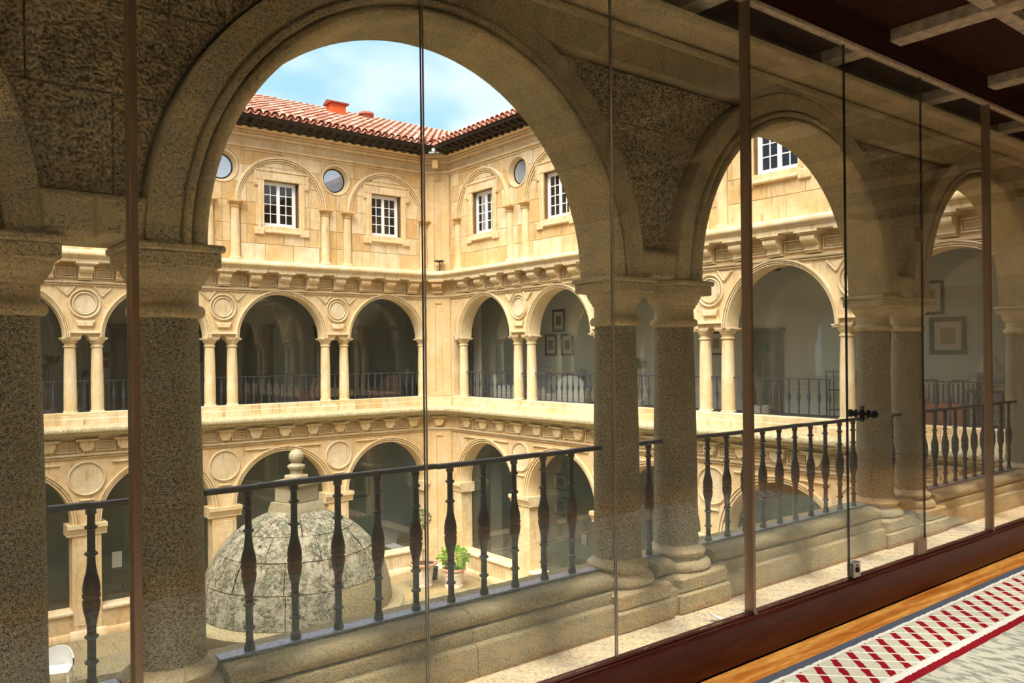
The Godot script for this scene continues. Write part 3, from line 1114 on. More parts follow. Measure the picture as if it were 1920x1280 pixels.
# local frame of a facade; eave edge at w = .72, rising backwards to the ridge
func roof(o: Node3D, ua: float, ub: float, lo_diag: float, hi_diag: float, rows_as_parts: int, from_u: float, to_u: float) -> void:
	var slope := 0.417
	var ang := atan(slope)
	var eave := Vector3(0, 6.20, .72)
	var back := Vector3(0, sin(ang), -cos(ang))
	var up := Vector3(0, cos(ang), sin(ang))
	var L := 5.2
	# boards below the tiles; the ends follow the valleys
	var ea := eave - up * .03
	var eb := ea + back * L
	var wd := cos(ang) * L
	var A := Vector3(ua, ea.y, ea.z)
	var B := Vector3(ub, ea.y, ea.z)
	var C := Vector3(ub + hi_diag * wd, eb.y, eb.z)
	var D := Vector3(ua - lo_diag * wd, eb.y, eb.z)
	var bed := MB.new()
	bed.quad(A, B, C, D, up)
	var dn := -up * .05
	bed.quad(A + dn, B + dn, C + dn, D + dn, -up)
	bed.quad(A, B, B + dn, A + dn, Vector3(0, 0, 1))
	bed.quad(C, D, D + dn, C + dn, Vector3(0, 0, -1))
	part("tile_bed", bed, M["tile_bed"], o)
	# eaves: boards, purlin, rafter tails
	part("eaves_boards", boxm(Vector3(ua - .1, 6.06, -.2), Vector3(ub + .1, 6.09, .66)), M["eaves_wood"], o)
	part("eaves_frieze", boxm(Vector3(ua, 5.97, .16), Vector3(ub, 6.06, .26)), M["eaves_wood"], o)
	part("eaves_fascia", boxm(Vector3(ua, 6.06, .60), Vector3(ub, 6.17, .70)), M["eaves_wood"], o)
	var u := maxf(ua + .1, from_u)
	var tail := shape("rafter_tail", func():
		var b := MB.new()
		b.run(v2([0, 5.94, .20, 5.95, .24, 5.99, .46, 5.995, .50, 6.02, .54, 6.06, 0, 6.06]), -.06, .06)
		return b.mesh())
	while u < minf(ub, to_u):
		part("rafter_tail", tail, M["eaves_wood"], o, pt(u, 0, .17))
		u += .27
	part("eaves_purlin", boxm(Vector3(ua, 5.985, .40), Vector3(ub, 6.055, .48)), M["eaves_wood"], o)
	# tiles
	var tm := shape("tile", tile_mesh)
	var pitch := .215
	var rows := int(L / .33)
	var basis := Basis(Vector3(1, 0, 0), up, -back)
	var rest := []
	for r in rows:
		var s := r * .33
		var w := cos(ang) * s
		var a := ua - lo_diag * w
		var e := ub + hi_diag * w
		var i0 := int(ceil(a / pitch))
		var i1 := int(floor(e / pitch))
		for i in range(i0, i1 + 1):
			var p := Vector3(i * pitch, 0, 0) + eave + back * s + up * (.012 + .010 * rng.randf())
			var t := Transform3D(basis * Basis(Vector3(0, 1, 0), rng.randf_range(-.03, .03)) * Basis(Vector3(1, 0, 0), -.045), p)
			if r < rows_as_parts and i * pitch > from_u and i * pitch < to_u:
				part("roof_tile", tm, M["tile_%d" % (rng.randi() % 4)], o, t)
			else:
				rest.append(t)
			if r == 0 and i * pitch > from_u and i * pitch < to_u:
				# channel tile, hollow side up, at the eave
				var q := Transform3D(basis * Basis(Vector3(0, 0, 1), PI), eave + Vector3((i + .5) * pitch, 0, 0) + up * .055 + back * -.05)
				part("channel_tile", tm, M["tile_%d" % (rng.randi() % 4)], o, q)
	var mm := MultiMesh.new()
	mm.transform_format = MultiMesh.TRANSFORM_3D
	mm.use_colors = true
	mm.mesh = tm
	mm.instance_count = rest.size()
	for i in rest.size():
		mm.set_instance_transform(i, rest[i])
		var k := rng.randf_range(.78, 1.1)
		mm.set_instance_color(i, Color(k, k * rng.randf_range(.9, 1.05), k * rng.randf_range(.85, 1.05)))
	var mi := MultiMeshInstance3D.new()
	mi.multimesh = mm
	if not M.has("tile_many"):
		var m2: StandardMaterial3D = M["tile_0"].duplicate()
		m2.vertex_color_use_as_albedo = true
		M["tile_many"] = m2
	mi.material_override = M["tile_many"]
	mi.name = "far_roof_tiles"
	mi.set_meta("kind", "stuff")
	o.add_child(mi)

# gallery behind a facade: floor, back wall, ceiling, glass; returns nothing
func gallery_room(X: Transform3D, u0: float, u1: float, side: String, glass_label: String) -> void:
	var o := struct("floor_gallery_" + side, "floor slab of the glazed gallery in the %s wing" % side, "floor", X)
	part("slab", boxm(Vector3(u0, -1.95, -3.6), Vector3(u1, -1.65, -.36)), M["mid_wood"], o)
	part("ground_ceiling", boxm(Vector3(u0, -2.05, -3.6), Vector3(u1, -1.95, -.4)), M["plaster_warm"], o)
	o = struct("wall_gallery_" + side, "pale grey-green back wall of the gallery in the %s wing" % side, "wall", X)
	part("plaster", boxm(Vector3(u0, -1.65, -3.6), Vector3(u1, 2.2, -3.4)), M["plaster"], o)
	part("baseboard", boxm(Vector3(u0, -1.65, -3.4), Vector3(u1, -1.5, -3.375)), M["dark_wood"], o)
	o = struct("wall_ground_" + side, "pale back wall of the ground floor in the %s wing" % side, "wall", X)
	part("plaster", boxm(Vector3(u0, -6.4, -3.6), Vector3(u1, -2.05, -3.4)), M["plaster"], o)
	o = struct("floor_ground_" + side, "dark floor inside the ground floor of the %s wing" % side, "floor", X)
	part("slab", boxm(Vector3(u0, -6.55, -3.6), Vector3(u1, -6.4, -.40)), M["dark_wood"], o)
	o = struct("ceiling_gallery_" + side, "dark beamed ceiling of the gallery in the %s wing" % side, "ceiling", X)
	part("boards", boxm(Vector3(u0, 2.12, -3.6), Vector3(u1, 2.2, -.36)), M["ceiling_wood"], o)
	var u := u0 + .3
	while u < u1:
		part("beam", boxm(Vector3(u, 1.92, -3.5), Vector3(u + .15, 2.12, -.4)), M["ceiling_wood"], o)
		u += 1.6
	o = next_window(glass_label, X)
	u = u0
	while u < u1 - .2:
		part("pane", boxm(Vector3(u + .003, -1.62, -.86), Vector3(minf(u + 1.06, u1) - .003, 1.92, -.85)), M["pane_shade_tint" if side == "back" else "pane"], o)
		u += 1.06
	part("bottom_rail", boxm(Vector3(u0, -1.65, -.88), Vector3(u1, -1.6, -.83)), M["dark_wood"], o)

# ------------------------------------------------------------------ near arcade
const NEAR_COLS := [-2.29, .37, .96, 3.634, 4.19, 6.80, 7.40, 10.0, 10.6, 13.2]
const NEAR_ARCHES := [-.96, 2.297, 5.495, 8.70, 11.90]
const SPRING := .46

func near_column(x: float, label: String) -> void:
	var o := thing("granite_column", label, "column", "rough granite columns of the near arcade", pt(x, FLOOR_OUT, -3.57))
	var parts := {
		"sub_plinth": func(b): b.box(Vector3(-.255, 0, -.2), Vector3(.255, .125, .255), .012),
		"plinth": func(b): b.box(Vector3(-.238, .125, -.19), Vector3(.238, .225, .238), .014),
		"base": func(b): b.lathe(v2([.17, .222, .212, .224, .226, .245, .222, .268, .208, .284, .186, .292, .176, .306, .178, .318, .190, .328, .190, .342, .178, .354, .160, .364, .150, .384]), 40),
		"shaft": func(b): b.lathe(v2([.150, .38, .1455, .45, .1435, .75, .140, 1.15, .134, 1.5, .127, 1.82]), 40),
		"capital": func(b): b.lathe(v2([.127, 1.81, .147, 1.814, .156, 1.828, .156, 1.846, .147, 1.860, .131, 1.866, .129, 1.905, .130, 1.930, .141, 1.936, .143, 1.950, .152, 1.956, .160, 1.972, .172, 1.992, .177, 2.016]), 40),
		"abacus": func(b):
			b.box(Vector3(-.178, 2.016, -.178), Vector3(.178, 2.078, .178), .006)
			b.box(Vector3(-.192, 2.078, -.192), Vector3(.192, 2.11, .192), .008)}
	for k in parts:
		part(k, shape("near_" + k, func():
			var b := MB.new()
			parts[k].call(b)
			return b.mesh()), M["granite" if k == "shaft" else "granite_fine"], o)

func near_railing(a: float, b: float, xs: Array, label: String) -> void:
	var o := thing("wrought_iron_railing", label, "railing", "railings of the near arcade", pt(0, -1.325, -3.57))
	var m := MB.new()
	var n := maxi(2, int((b - a) / .22))
	# hand-forged bar, a little uneven along its length
	for i in n:
		var x0 := a + (b - a) * i / n
		var x1 := a + (b - a) * (i + 1) / n
		var y := .737 + rng.randf_range(-.002, .002)
		m.box(Vector3(x0 - .002, y - .012, -.022), Vector3(x1 + .002, y + .012 + rng.randf_range(0, .0015), .022 + rng.randf_range(0, .001)), .005)
	part("top_rail", m, M["iron"], o)
	part("bottom_rail", boxm(Vector3(a + .055, .0, -.04), Vector3(b - .055, .014, .04), .003), M["iron_sky_sheen"], o)
	var bal := shape("near_baluster", func():
		var k := MB.new()
		k.lathe(v2([.021, .012, .0235, .016, .0235, .030, .0205, .034, .0205, .046, .0165, .050, .0160, .104, .020, .107, .0262, .112, .0262, .118, .020, .122, .0165, .126, .0165, .205, .020, .208, .0262, .213, .0262, .219, .020, .223, .0172, .228, .0180, .262, .0225, .288, .0305, .322, .0335, .345, .0335, .358, .0295, .363, .0295, .368, .0345, .374, .0345, .386, .0300, .391, .0330, .396, .0335, .410, .0300, .436, .0225, .465, .0180, .492, .0160, .515, .0155, .535, .019, .538, .0252, .543, .0252, .549, .019, .553, .0155, .557, .0150, .640, .018, .643, .0245, .648, .0245, .654, .018, .658, .0152, .662, .0150, .700, .0205, .704, .0205, .725]), 16)
		return k.mesh())
	for x in xs:
		part("baluster", bal, M["iron"], o, Transform3D(Basis(Vector3(0, 0, 1), rng.randf_range(-.006, .006)), Vector3(x, 0, 0)))

func near_arcade() -> void:
	var wall := struct("wall_arcade", "dark rough granite arcade wall with sunk spandrel panels in front of us", "wall")
	var gr := ["granite_fine", "granite_warm", "granite_dull", "granite_warm"]
	var ring := v2([1.2, -3.735, 1.2, -3.50, 1.200, -3.46, 1.206, -3.425, 1.220, -3.398, 1.238, -3.388, 1.254, -3.394, 1.264, -3.412, 1.267, -3.44, 1.276, -3.44, 1.278, -3.40, 1.284, -3.392, 1.302, -3.392, 1.308, -3.40, 1.310, -3.435, 1.322, -3.435, 1.326, -3.41, 1.44, -3.41, 1.45, -3.42, 1.45, -3.735])
	for c in NEAR_ARCHES:
		var n := 11
		for i in n:
			var b := MB.new()
			b.arc(ring, c, SPRING, PI * i / n + .0012, PI * (i + 1) / n - .0012, 7)
			part("voussoir", b, M[gr[rng.randi() % 4]], wall)
		for s in [-1.0, 1.0]:
			var e: float = c + s * 1.62
			for k in NEAR_ARCHES:
				if absf(k - c - s * 3.2) < .4:
					e = (k + c) / 2.0
			if c == NEAR_ARCHES[0] and s < 0:
				e = XL
			if c == NEAR_ARCHES[-1] and s > 0:
				e = XB
			for y in [[SPRING, .632], [1.75, 1.935]]:
				for q in cut([rect(minf(c, e), y[0], maxf(c, e), y[1])], [disc(c, SPRING, 1.452, 120)]):
					if area_of(q) > .002:
						var b := MB.new()
						b.slab(q, -3.735, -3.41, .02)
						part("face_stone", b, M[gr[rng.randi() % 4]], wall)
	# sunk panels between the arches
	for i in NEAR_ARCHES.size() + 1:
		var a: float = NEAR_ARCHES[i - 1] if i > 0 else -4.2
		var e: float = NEAR_ARCHES[i] if i < NEAR_ARCHES.size() else 15.1
		for s in 2:
			var m0: float = (a + e) / 2.0
			for q in cut([rect(maxf(a if s == 0 else m0, XL), .60, minf(m0 if s == 0 else e, XB), 1.78)], [disc(a, SPRING, 1.43, 120), disc(e, SPRING, 1.43, 120)]):
				if area_of(q) > .01:
					var bb := MB.new()
					bb.slab(q, -3.735, -3.64)
					part("panel_backing", bb, M["granite_dull"], wall)
		var ys := [.646, 1.05, 1.42, 1.736]
		for r in 3:
			var mid: float = (a + e) / 2.0 + [.08, -.22, .3][r]
			for k in 2:
				var x0: float = maxf(a if k == 0 else mid, XL)
				var x1: float = minf(mid if k == 0 else e, XB)
				if x1 - x0 < .05:
					continue
				for q in cut([rect(x0 + .003, ys[r] + .003, x1 - .003, ys[r + 1] - .003)], [disc(a, SPRING, 1.466, 120), disc(e, SPRING, 1.466, 120)]):
					if area_of(q) > .004:
						var b := MB.new()
						b.slab(q, -3.735, -3.495 + rng.randf_range(-.005, .005), .008)
						part("panel_stone", b, M["granite_coarse"], wall)
	run_stones("inner_cornice_stone", v2([-3.74, 1.935, -3.385, 1.935, -3.38, 1.945, -3.38, 1.97, -3.39, 1.978, -3.415, 1.982, -3.415, 1.992, -3.39, 1.996, -3.34, 2.012, -3.295, 2.032, -3.262, 2.06, -3.245, 2.085, -3.24, 2.105, -3.74, 2.105]), XL, XB, 0, 0, 1.9, ["granite_warm", "granite_fine"], wall)
	part("wall_plate", boxm(Vector3(XL, 2.105, -3.74), Vector3(XB, 2.29, -3.42)), M["ceiling_wood"], wall)
	# parapet
	var prof := v2([-3.74, -1.66, -3.345, -1.66, -3.345, -1.505, -3.35, -1.492, -3.362, -1.488, -3.390, -1.486, -3.390, -1.432, -3.396, -1.42, -3.435, -1.415, -3.416, -1.405, -3.404, -1.388, -3.404, -1.366, -3.416, -1.346, -3.44, -1.333, -3.475, -1.328, -3.52, -1.326, -3.72, -1.325, -3.74, -1.345])
	var cols := NEAR_COLS.duplicate()
	for i in cols.size() - 1:
		var x0: float = cols[i] + .2
		var x1: float = cols[i + 1] - .2
		if x1 - x0 > 1.0:
			run_stones("parapet_stone", prof, x0, x1, 0, 0, 1.15, ["granite_fine", "granite_warm", "granite_dull"], wall)
		else:
			var b := MB.new()
			b.run(prof, x0, x1)
			part("parapet_stone", b, M["granite_dull"], wall)
	for c in cols:
		part("parapet_core", boxm(Vector3(c - .2, -1.66, -3.74), Vector3(c + .2, -1.335, -3.6)), M["granite_dull"], wall)
	var who := ["a step outside the frame beyond the leftmost column", "cut by the frame at the left edge of the picture", "wide in front, beside the brown metal post", "first of the middle pair, with a glass joint in front of it", "second of the middle pair, warm lit on one side", "first of the far pair, behind the black door knob", "second of the far pair, with an iron bracket stub", "beyond the third arch at the edge of the picture", "hidden beyond the last visible arch", "at the courtyard's corner, past the frame"]
	for i in cols.size():
		near_column(cols[i], "rough granite column " + who[i])
	var even := func(a: float, b: float, n: int) -> Array:
		var o := []
		for i in n:
			o.append(a + (b - a) * i / (n - 1.0))
		return o
	near_railing(-2.145, .225, even.call(-2.0, .1, 10), "black iron railing left of the leftmost granite column")
	near_railing(.515, .815, [.665], "short black railing with one baluster between the two front columns")
	near_railing(1.105, 3.49, even.call(1.302, 3.250, 10), "long black railing with ten balusters across the widest arch")
	near_railing(3.78, 4.045, [3.926], "short black railing with one baluster between the middle columns")
	near_railing(4.335, 6.655, even.call(4.528, 6.451, 10), "black railing across the middle arch, behind the glass door")
	near_railing(6.945, 7.255, [7.10], "short black railing between the far pair of columns")
	near_railing(7.545, 9.855, even.call(7.72, 9.68, 10), "black railing across the third, farthest visible arch")
	# iron stub on the sixth column
	var st := thing("iron_stub", "small iron bracket stub on the far granite column", "bracket", "", pt(7.40, -.44, -3.43))
	part("plate", boxm(Vector3(-.05, -.006, -.02), Vector3(.03, .006, .06)), M["iron_sky_sheen"], st)

# ------------------------------------------------------------------ glass screen and near gallery
func near_gallery() -> void:
	var o := struct("floor", "orange wooden floor of the near gallery", "floor")
	for r in 3:
		var x := -3.4 - r * .6
		var z0 := -2.815 + r * .15
		while x < 14.0:
			part("floor_board", boxm(Vector3(x + .001, FLOOR_IN - .03, z0 + .001), Vector3(x + 2.2 - .001, FLOOR_IN, z0 + .149), .0015), M["floor_wood" if rng.randf() < .5 else "floor_wood_b"], o)
			x += 2.2
	part("floor_bed", boxm(Vector3(-4, FLOOR_IN - .2, -2.93), Vector3(14.0, FLOOR_IN - .03, 1.7)), M["dark_wood"], o)
	part("floor_rest", boxm(Vector3(-4, FLOOR_IN - .03, -2.365), Vector3(14.0, FLOOR_IN, 1.7)), M["floor_wood_b"], o)
	o = struct("floor_strip", "pale stone floor strip between the glass and the parapet", "floor")
	part("slab", boxm(Vector3(-4, -1.9, -3.45), Vector3(14.0, FLOOR_OUT, -2.93)), M["strip_floor"], o)
	o = struct("wall_behind", "cream gallery wall behind the viewer", "wall")
	part("plaster", boxm(Vector3(-4, FLOOR_IN, 1.7), Vector3(14.2, 2.45, 1.9)), M["plaster_warm"], o)
	part("end_wall", boxm(Vector3(14.0, -1.9, -3.4), Vector3(14.2, 2.45, 1.7)), M["plaster_warm"], o)
	part("end_wall", boxm(Vector3(-4.2, -1.9, -3.74), Vector3(-4, 2.45, 1.9)), M["plaster_warm"], o)
	o = struct("ceiling", "dark red-brown plank ceiling with timber beams over the near gallery", "ceiling")
	part("boards", boxm(Vector3(-4.2, 2.29, -3.74), Vector3(14.2, 2.46, 1.9)), M["ceiling_wood"], o)
	var bm := shape("ceiling_beam", func(): return boxm(Vector3(0, 2.2, -3.40), Vector3(.155, 2.3, 1.7), .01))
	for k in 10:
		part("beam", bm, M["beam_wood"], o, pt(-2.52 + 1.65 * k, 0, 0))
	part("girder", boxm(Vector3(-4, 2.222, -2.25), Vector3(14, 2.3, -2.15), .006), M["beam_wood"], o)
	o = struct("trim_1", "dark red-brown wooden sill beam under the glass screen", "sill")
	part("beam", boxm(Vector3(-4, FLOOR_IN, -2.935), Vector3(14, -1.548, -2.815), .012), M["sill_wood"], o)
	part("glazing_channel", boxm(Vector3(-4, -1.548, -2.893), Vector3(14, -1.536, -2.847), .002), M["sill_wood"], o)
	part("glazing_bead", boxm(Vector3(-4, -1.548, -2.84), Vector3(14, -1.540, -2.825), .002), M["sill_wood"], o)
	o = struct("trim_2", "slim wooden head rail along the top of the glass screen", "rail")
	part("head_rail", boxm(Vector3(-4, 2.048, -2.895), Vector3(14, 2.078, -2.845), .004), M["beam_wood"], o)
	part("head_board", boxm(Vector3(-4, 2.078, -2.885), Vector3(14, 2.2, -2.855)), M["ceiling_wood"], o)
	for k in 11:
		part("infill_board", boxm(Vector3(-4.0 + 1.65 * k - (.16 if k else 0.0), 2.2, -2.885), Vector3(-2.53 + 1.65 * k, 2.29, -2.855)) if k == 0 else boxm(Vector3(-2.52 + 1.65 * (k - 1) + .156, 2.2, -2.885), Vector3(-2.52 + 1.65 * k - .001, 2.29, -2.855)), M["ceiling_wood"], o)
	# panes and posts
	var xs := [-2.66, -1.55, -.44, .669, 1.797, 2.908, 4.022, 5.116, 6.202, 7.366, 8.45, 9.55, 10.70]
	var post := shape("post", func(): return boxm(Vector3(-.0125, -1.536, -.032), Vector3(.0125, 2.048, .032), .002))
	var told := {0: "outside the frame", 3: "beside the wide front column", 6: "in front of the middle arch", 9: "by the third arch", 12: "past the frame on the far side"}
	for i in told:
		var p := thing("metal_post", "tall brown metal post of the glass screen " + told[i], "post", "posts of the glass screen", pt(xs[i], 0, ZG))
		part("bar", post, M["bronze_post"], p)
		part("foot", boxm(Vector3(-.0125, -1.536, -.04), Vector3(.0125, -1.528, .04)), M["steel"], p)
	var panes := ["outside the frame, far left", "outside the frame, left", "left of the brown post at the front column", "between the front post and the first joint", "between the two slim joints before the widest arch", "before the middle columns, ending at the second post", "between the second post and the glass door", "", "between the glass door and the third post", "right of the third post", "at the right, beyond the picture", "far right, beyond the picture"]
	for i in xs.size() - 1:
		var g0: float = xs[i] + (.014 if i % 3 == 0 else .004)
		var g1: float = xs[i + 1] - (.014 if i % 3 == 2 else .004)
		var door := i == 7
		var p: Node3D
		if door:
			p = thing("glazed_entrance", "frameless glass door with black knob and steel lock in the glass screen", "door", "", pt(g0, 0, ZG))
		else:
			p = thing("glass_sheet", "tall clear glass sheet " + panes[i], "glass sheet", "clear sheets of the glass screen", pt(g0, 0, ZG))
		var w := g1 - g0
		part("pane", boxm(Vector3(.003, -1.534, -.005), Vector3(w - .003, 2.046, .005)), M["pane"], p)
		for s in 2:
			if (s == 0 and i % 3 != 0) or (s == 1 and i % 3 != 2):
				part("edge", boxm(Vector3(0 if s == 0 else w - .003, -1.534, -.005), Vector3(.003 if s == 0 else w, 2.046, .005)), M["steel"] if i < 6 else M["iron"], p)
		if door:
			for a in [[-1.535, -1.42], [.80, .90]]:
				part("hinge", boxm(Vector3(w - .14, a[0], -.018), Vector3(w, a[1], .018), .003), M["bronze_post"], p)
			var lock := part("lock", boxm(Vector3(.015, -1.535, -.025), Vector3(.105, -1.43, .025), .004), M["steel"], p)
			var cy := MB.new()
			cy.tube([Vector3(.06, -1.48, .025), Vector3(.06, -1.48, .034)], .018, 14)
			part("cylinder", cy, M["black_iron"], lock)
			cy = MB.new()
			cy.tube([Vector3(.06, -1.45, .025), Vector3(.06, -1.45, .03)], .007, 8)
			part("screw", cy, M["black_iron"], lock)
			for s in [-1.0, 1.0]:
				var kb := MB.new()
				kb.ball(Vector3(.19, -.44, s * .085), .028, 16)
				kb.tube([Vector3(.19, -.44, 0), Vector3(.19, -.44, s * .07)], .011, 10)
				var at := kb.v.size()
				kb.lathe(v2([.0, -.006, .026, -.005, .03, 0, .026, .005, 0, .006]), 16)
				kb.move(Transform3D(Basis(Vector3(1, 0, 0), PI / 2), Vector3(.19, -.44, s * .045)), at)
				part("knob", kb, M["black_iron"], p)
			var ros := MB.new()
			for s in [-1.0, 1.0]:
				var star := PackedVector2Array()
				for k in 16:
					var r := .055 if k % 4 == 0 else (.034 if k % 2 == 0 else .024)
					star.append(Vector2(.19 + r * sin(TAU * k / 16) * .6, -.44 + r * cos(TAU * k / 16)))
				var at := ros.v.size()
				ros.slab(star, .005, .014, .003)
				if s < 0:
					ros.move(Transform3D(Basis.from_scale(Vector3(1, 1, -1)), Vector3.ZERO), at)
			part("rosette", ros, M["black_iron"], p)
	# unseen ceiling lamps, placed to light the gallery floor and rug
	for r in 1:
		for i in 9:
			var at := Vector3(-2.52 + 1.65 * i - .75, 2.20, -1.1)
			var p := thing("unseen_downlight", "unseen ceiling downlight above the frame, placed to light the floor and rug", "lamp", "unseen downlights of the near gallery", Transform3D(Basis.IDENTITY, at))
			part("ring", shape("dl_ring", func():
				var b := MB.new()
				b.lathe(v2([.10, .0, .075, -.001, .075, -.002, .095, -.004, .10, .0]), 20)
				b.lathe(v2([.075, .12, .075, .0]), 20)
				b.lathe(v2([.078, .0, .078, .12]), 20)
				return b.mesh()), M["steel"], p)
			part("bulb", shape("dl_bulb", func():
				var b := MB.new()
				b.lathe(v2([0, .105, .074, .106]), 20)
				b.lathe(v2([0, .104, .074, .105]), 20)
				return b.mesh()), M["lamp_glow"], p)
			var l := SpotLight3D.new()
			l.name = "light"
			l.light_color = Color(1.0, .98, .94)
			l.light_energy = 19.0
			l.light_size = .07
			l.spot_angle = 36.0
			l.spot_angle_attenuation = .6
			l.spot_range = 30.0
			l.spot_attenuation = 2.0
			l.shadow_enabled = true
			p.add_child(l)
			l.position = Vector3(0, .095, 0)
			l.rotation.x = -PI / 2
	var fe := thing("white_sliver", "small white feather lying on the stone walk behind the glass", "sliver", "", turned(4.05, FLOOR_OUT, -3.06, 25))  # thin white piece standing for a small white mark on the walk
	var fm := MB.new()
	fm.slab(PackedVector2Array(v2([-.012, 0, .012, 0, .022, .05, .012, .10, -.008, .12, -.018, .06])), 0, .004)
	fm.move(Transform3D(Basis(Vector3(1, 0, 0), deg_to_rad(-70)), Vector3(0, .003, 0)))
	part("flake", fm, M["white_plastic"], fe)
	# added fill lamps hidden behind the head rail, brightening the stone walk below
	for i in 20:
		var p := thing("added_fill_lamp", "added fill lamp hidden behind the head rail, brightening the stone walk", "lamp", "added fill lamps outside the head rail", pt(-3.3 + .825 * i, 2.15, -2.925))
		part("housing", shape("ll_house", func(): return boxm(Vector3(-.12, .0, -.035), Vector3(.12, .05, .035), .004)), M["frame_black"], p)
		part("bulb", shape("ll_bulb", func(): return boxm(Vector3(-.1, -.004, -.025), Vector3(.1, 0, .025))), M["lamp_glow"], p)
		var l := SpotLight3D.new()
		l.name = "light"
		l.light_color = Color(1.0, .97, .92)
		l.light_energy = 14.0
		l.light_size = .05
		l.spot_angle = 7.5
		l.spot_angle_attenuation = .8
		l.spot_range = 30.0
		l.spot_attenuation = 2.0
		l.shadow_enabled = true
		p.add_child(l)
		l.position = Vector3(0, -.012, 0)
		l.rotation.x = -PI / 2 + .045
	# rug
	var S := 512
	var H := 1024
	var d := PackedByteArray()
	d.resize(S * H * 3)
	var nz := noise_bytes(S, H, .02, 71, 4)
	var nf := noise_bytes(S, H, .12, 72, 3)
	for j in H:
		var z := 3.2 * j / H
		for i in S:
			var q := j * S + i
			var wob := (nz[q] / 255.0 - .5) * .012
			var zz := minf(z, 3.2 - z) + wob
			var x := .688 * i / S
			var f := nf[q] / 255.0
			var c := Vector3(.80, .78, .69)
			if zz < .055:
				c = Vector3(.34, .36, .41)
			elif zz < .078 or (zz > .435 and zz < .482):
				c = Vector3(.90, .89, .84)
			elif zz < .435:
				var t := zz - .08
				var a := fposmod((x + .908 * t + wob * .6) / .172, 1.0)
				var b := fposmod((x - .95 * t + wob) / .172, 1.0)
				if b < .13:
					c = Vector3(.93, .92, .87)
				elif a < .34 and t > .004 and t < .348:
					c = Vector3(.56, .10, .13)
			elif zz < .535:
				c = Vector3(.55, .11, .14)
			else:
				var m := ramp(nz[q] / 255.0, .45, .7)
				c = Vector3(.80, .79, .71).lerp(Vector3(.58, .59, .53), m)
			c *= .90 + .2 * f
			for k in 3:
				d[q * 3 + k] = int(clampf(c[k] * 255.0, 0, 255))
	var im := StandardMaterial3D.new()
	im.resource_name = "rug_weave"
	im.albedo_texture = tex(S, H, d)
	im.roughness = .98
	im.metallic_specular = .1
	var rug := thing("woven_rug", "long cream rug with red lattice border and dark grey edge", "rug", "", pt(0, FLOOR_IN, -2.62))
	var top := MB.new()
	for i in 16:
		var x0 := .688 * (i - 3)
		var n0 := Vector3.UP
		top.quad_uv(Vector3(x0, .009, 3.2), Vector3(x0 + .688, .009, 3.2), Vector3(x0 + .688, .009, 0), Vector3(x0, .009, 0), n0)
	part("pile", top, im, rug)
	part("backing", boxm(Vector3(.688 * -3, .001, 0), Vector3(.688 * 13, .0085, 3.2)), M["cloth_pale"], rug)

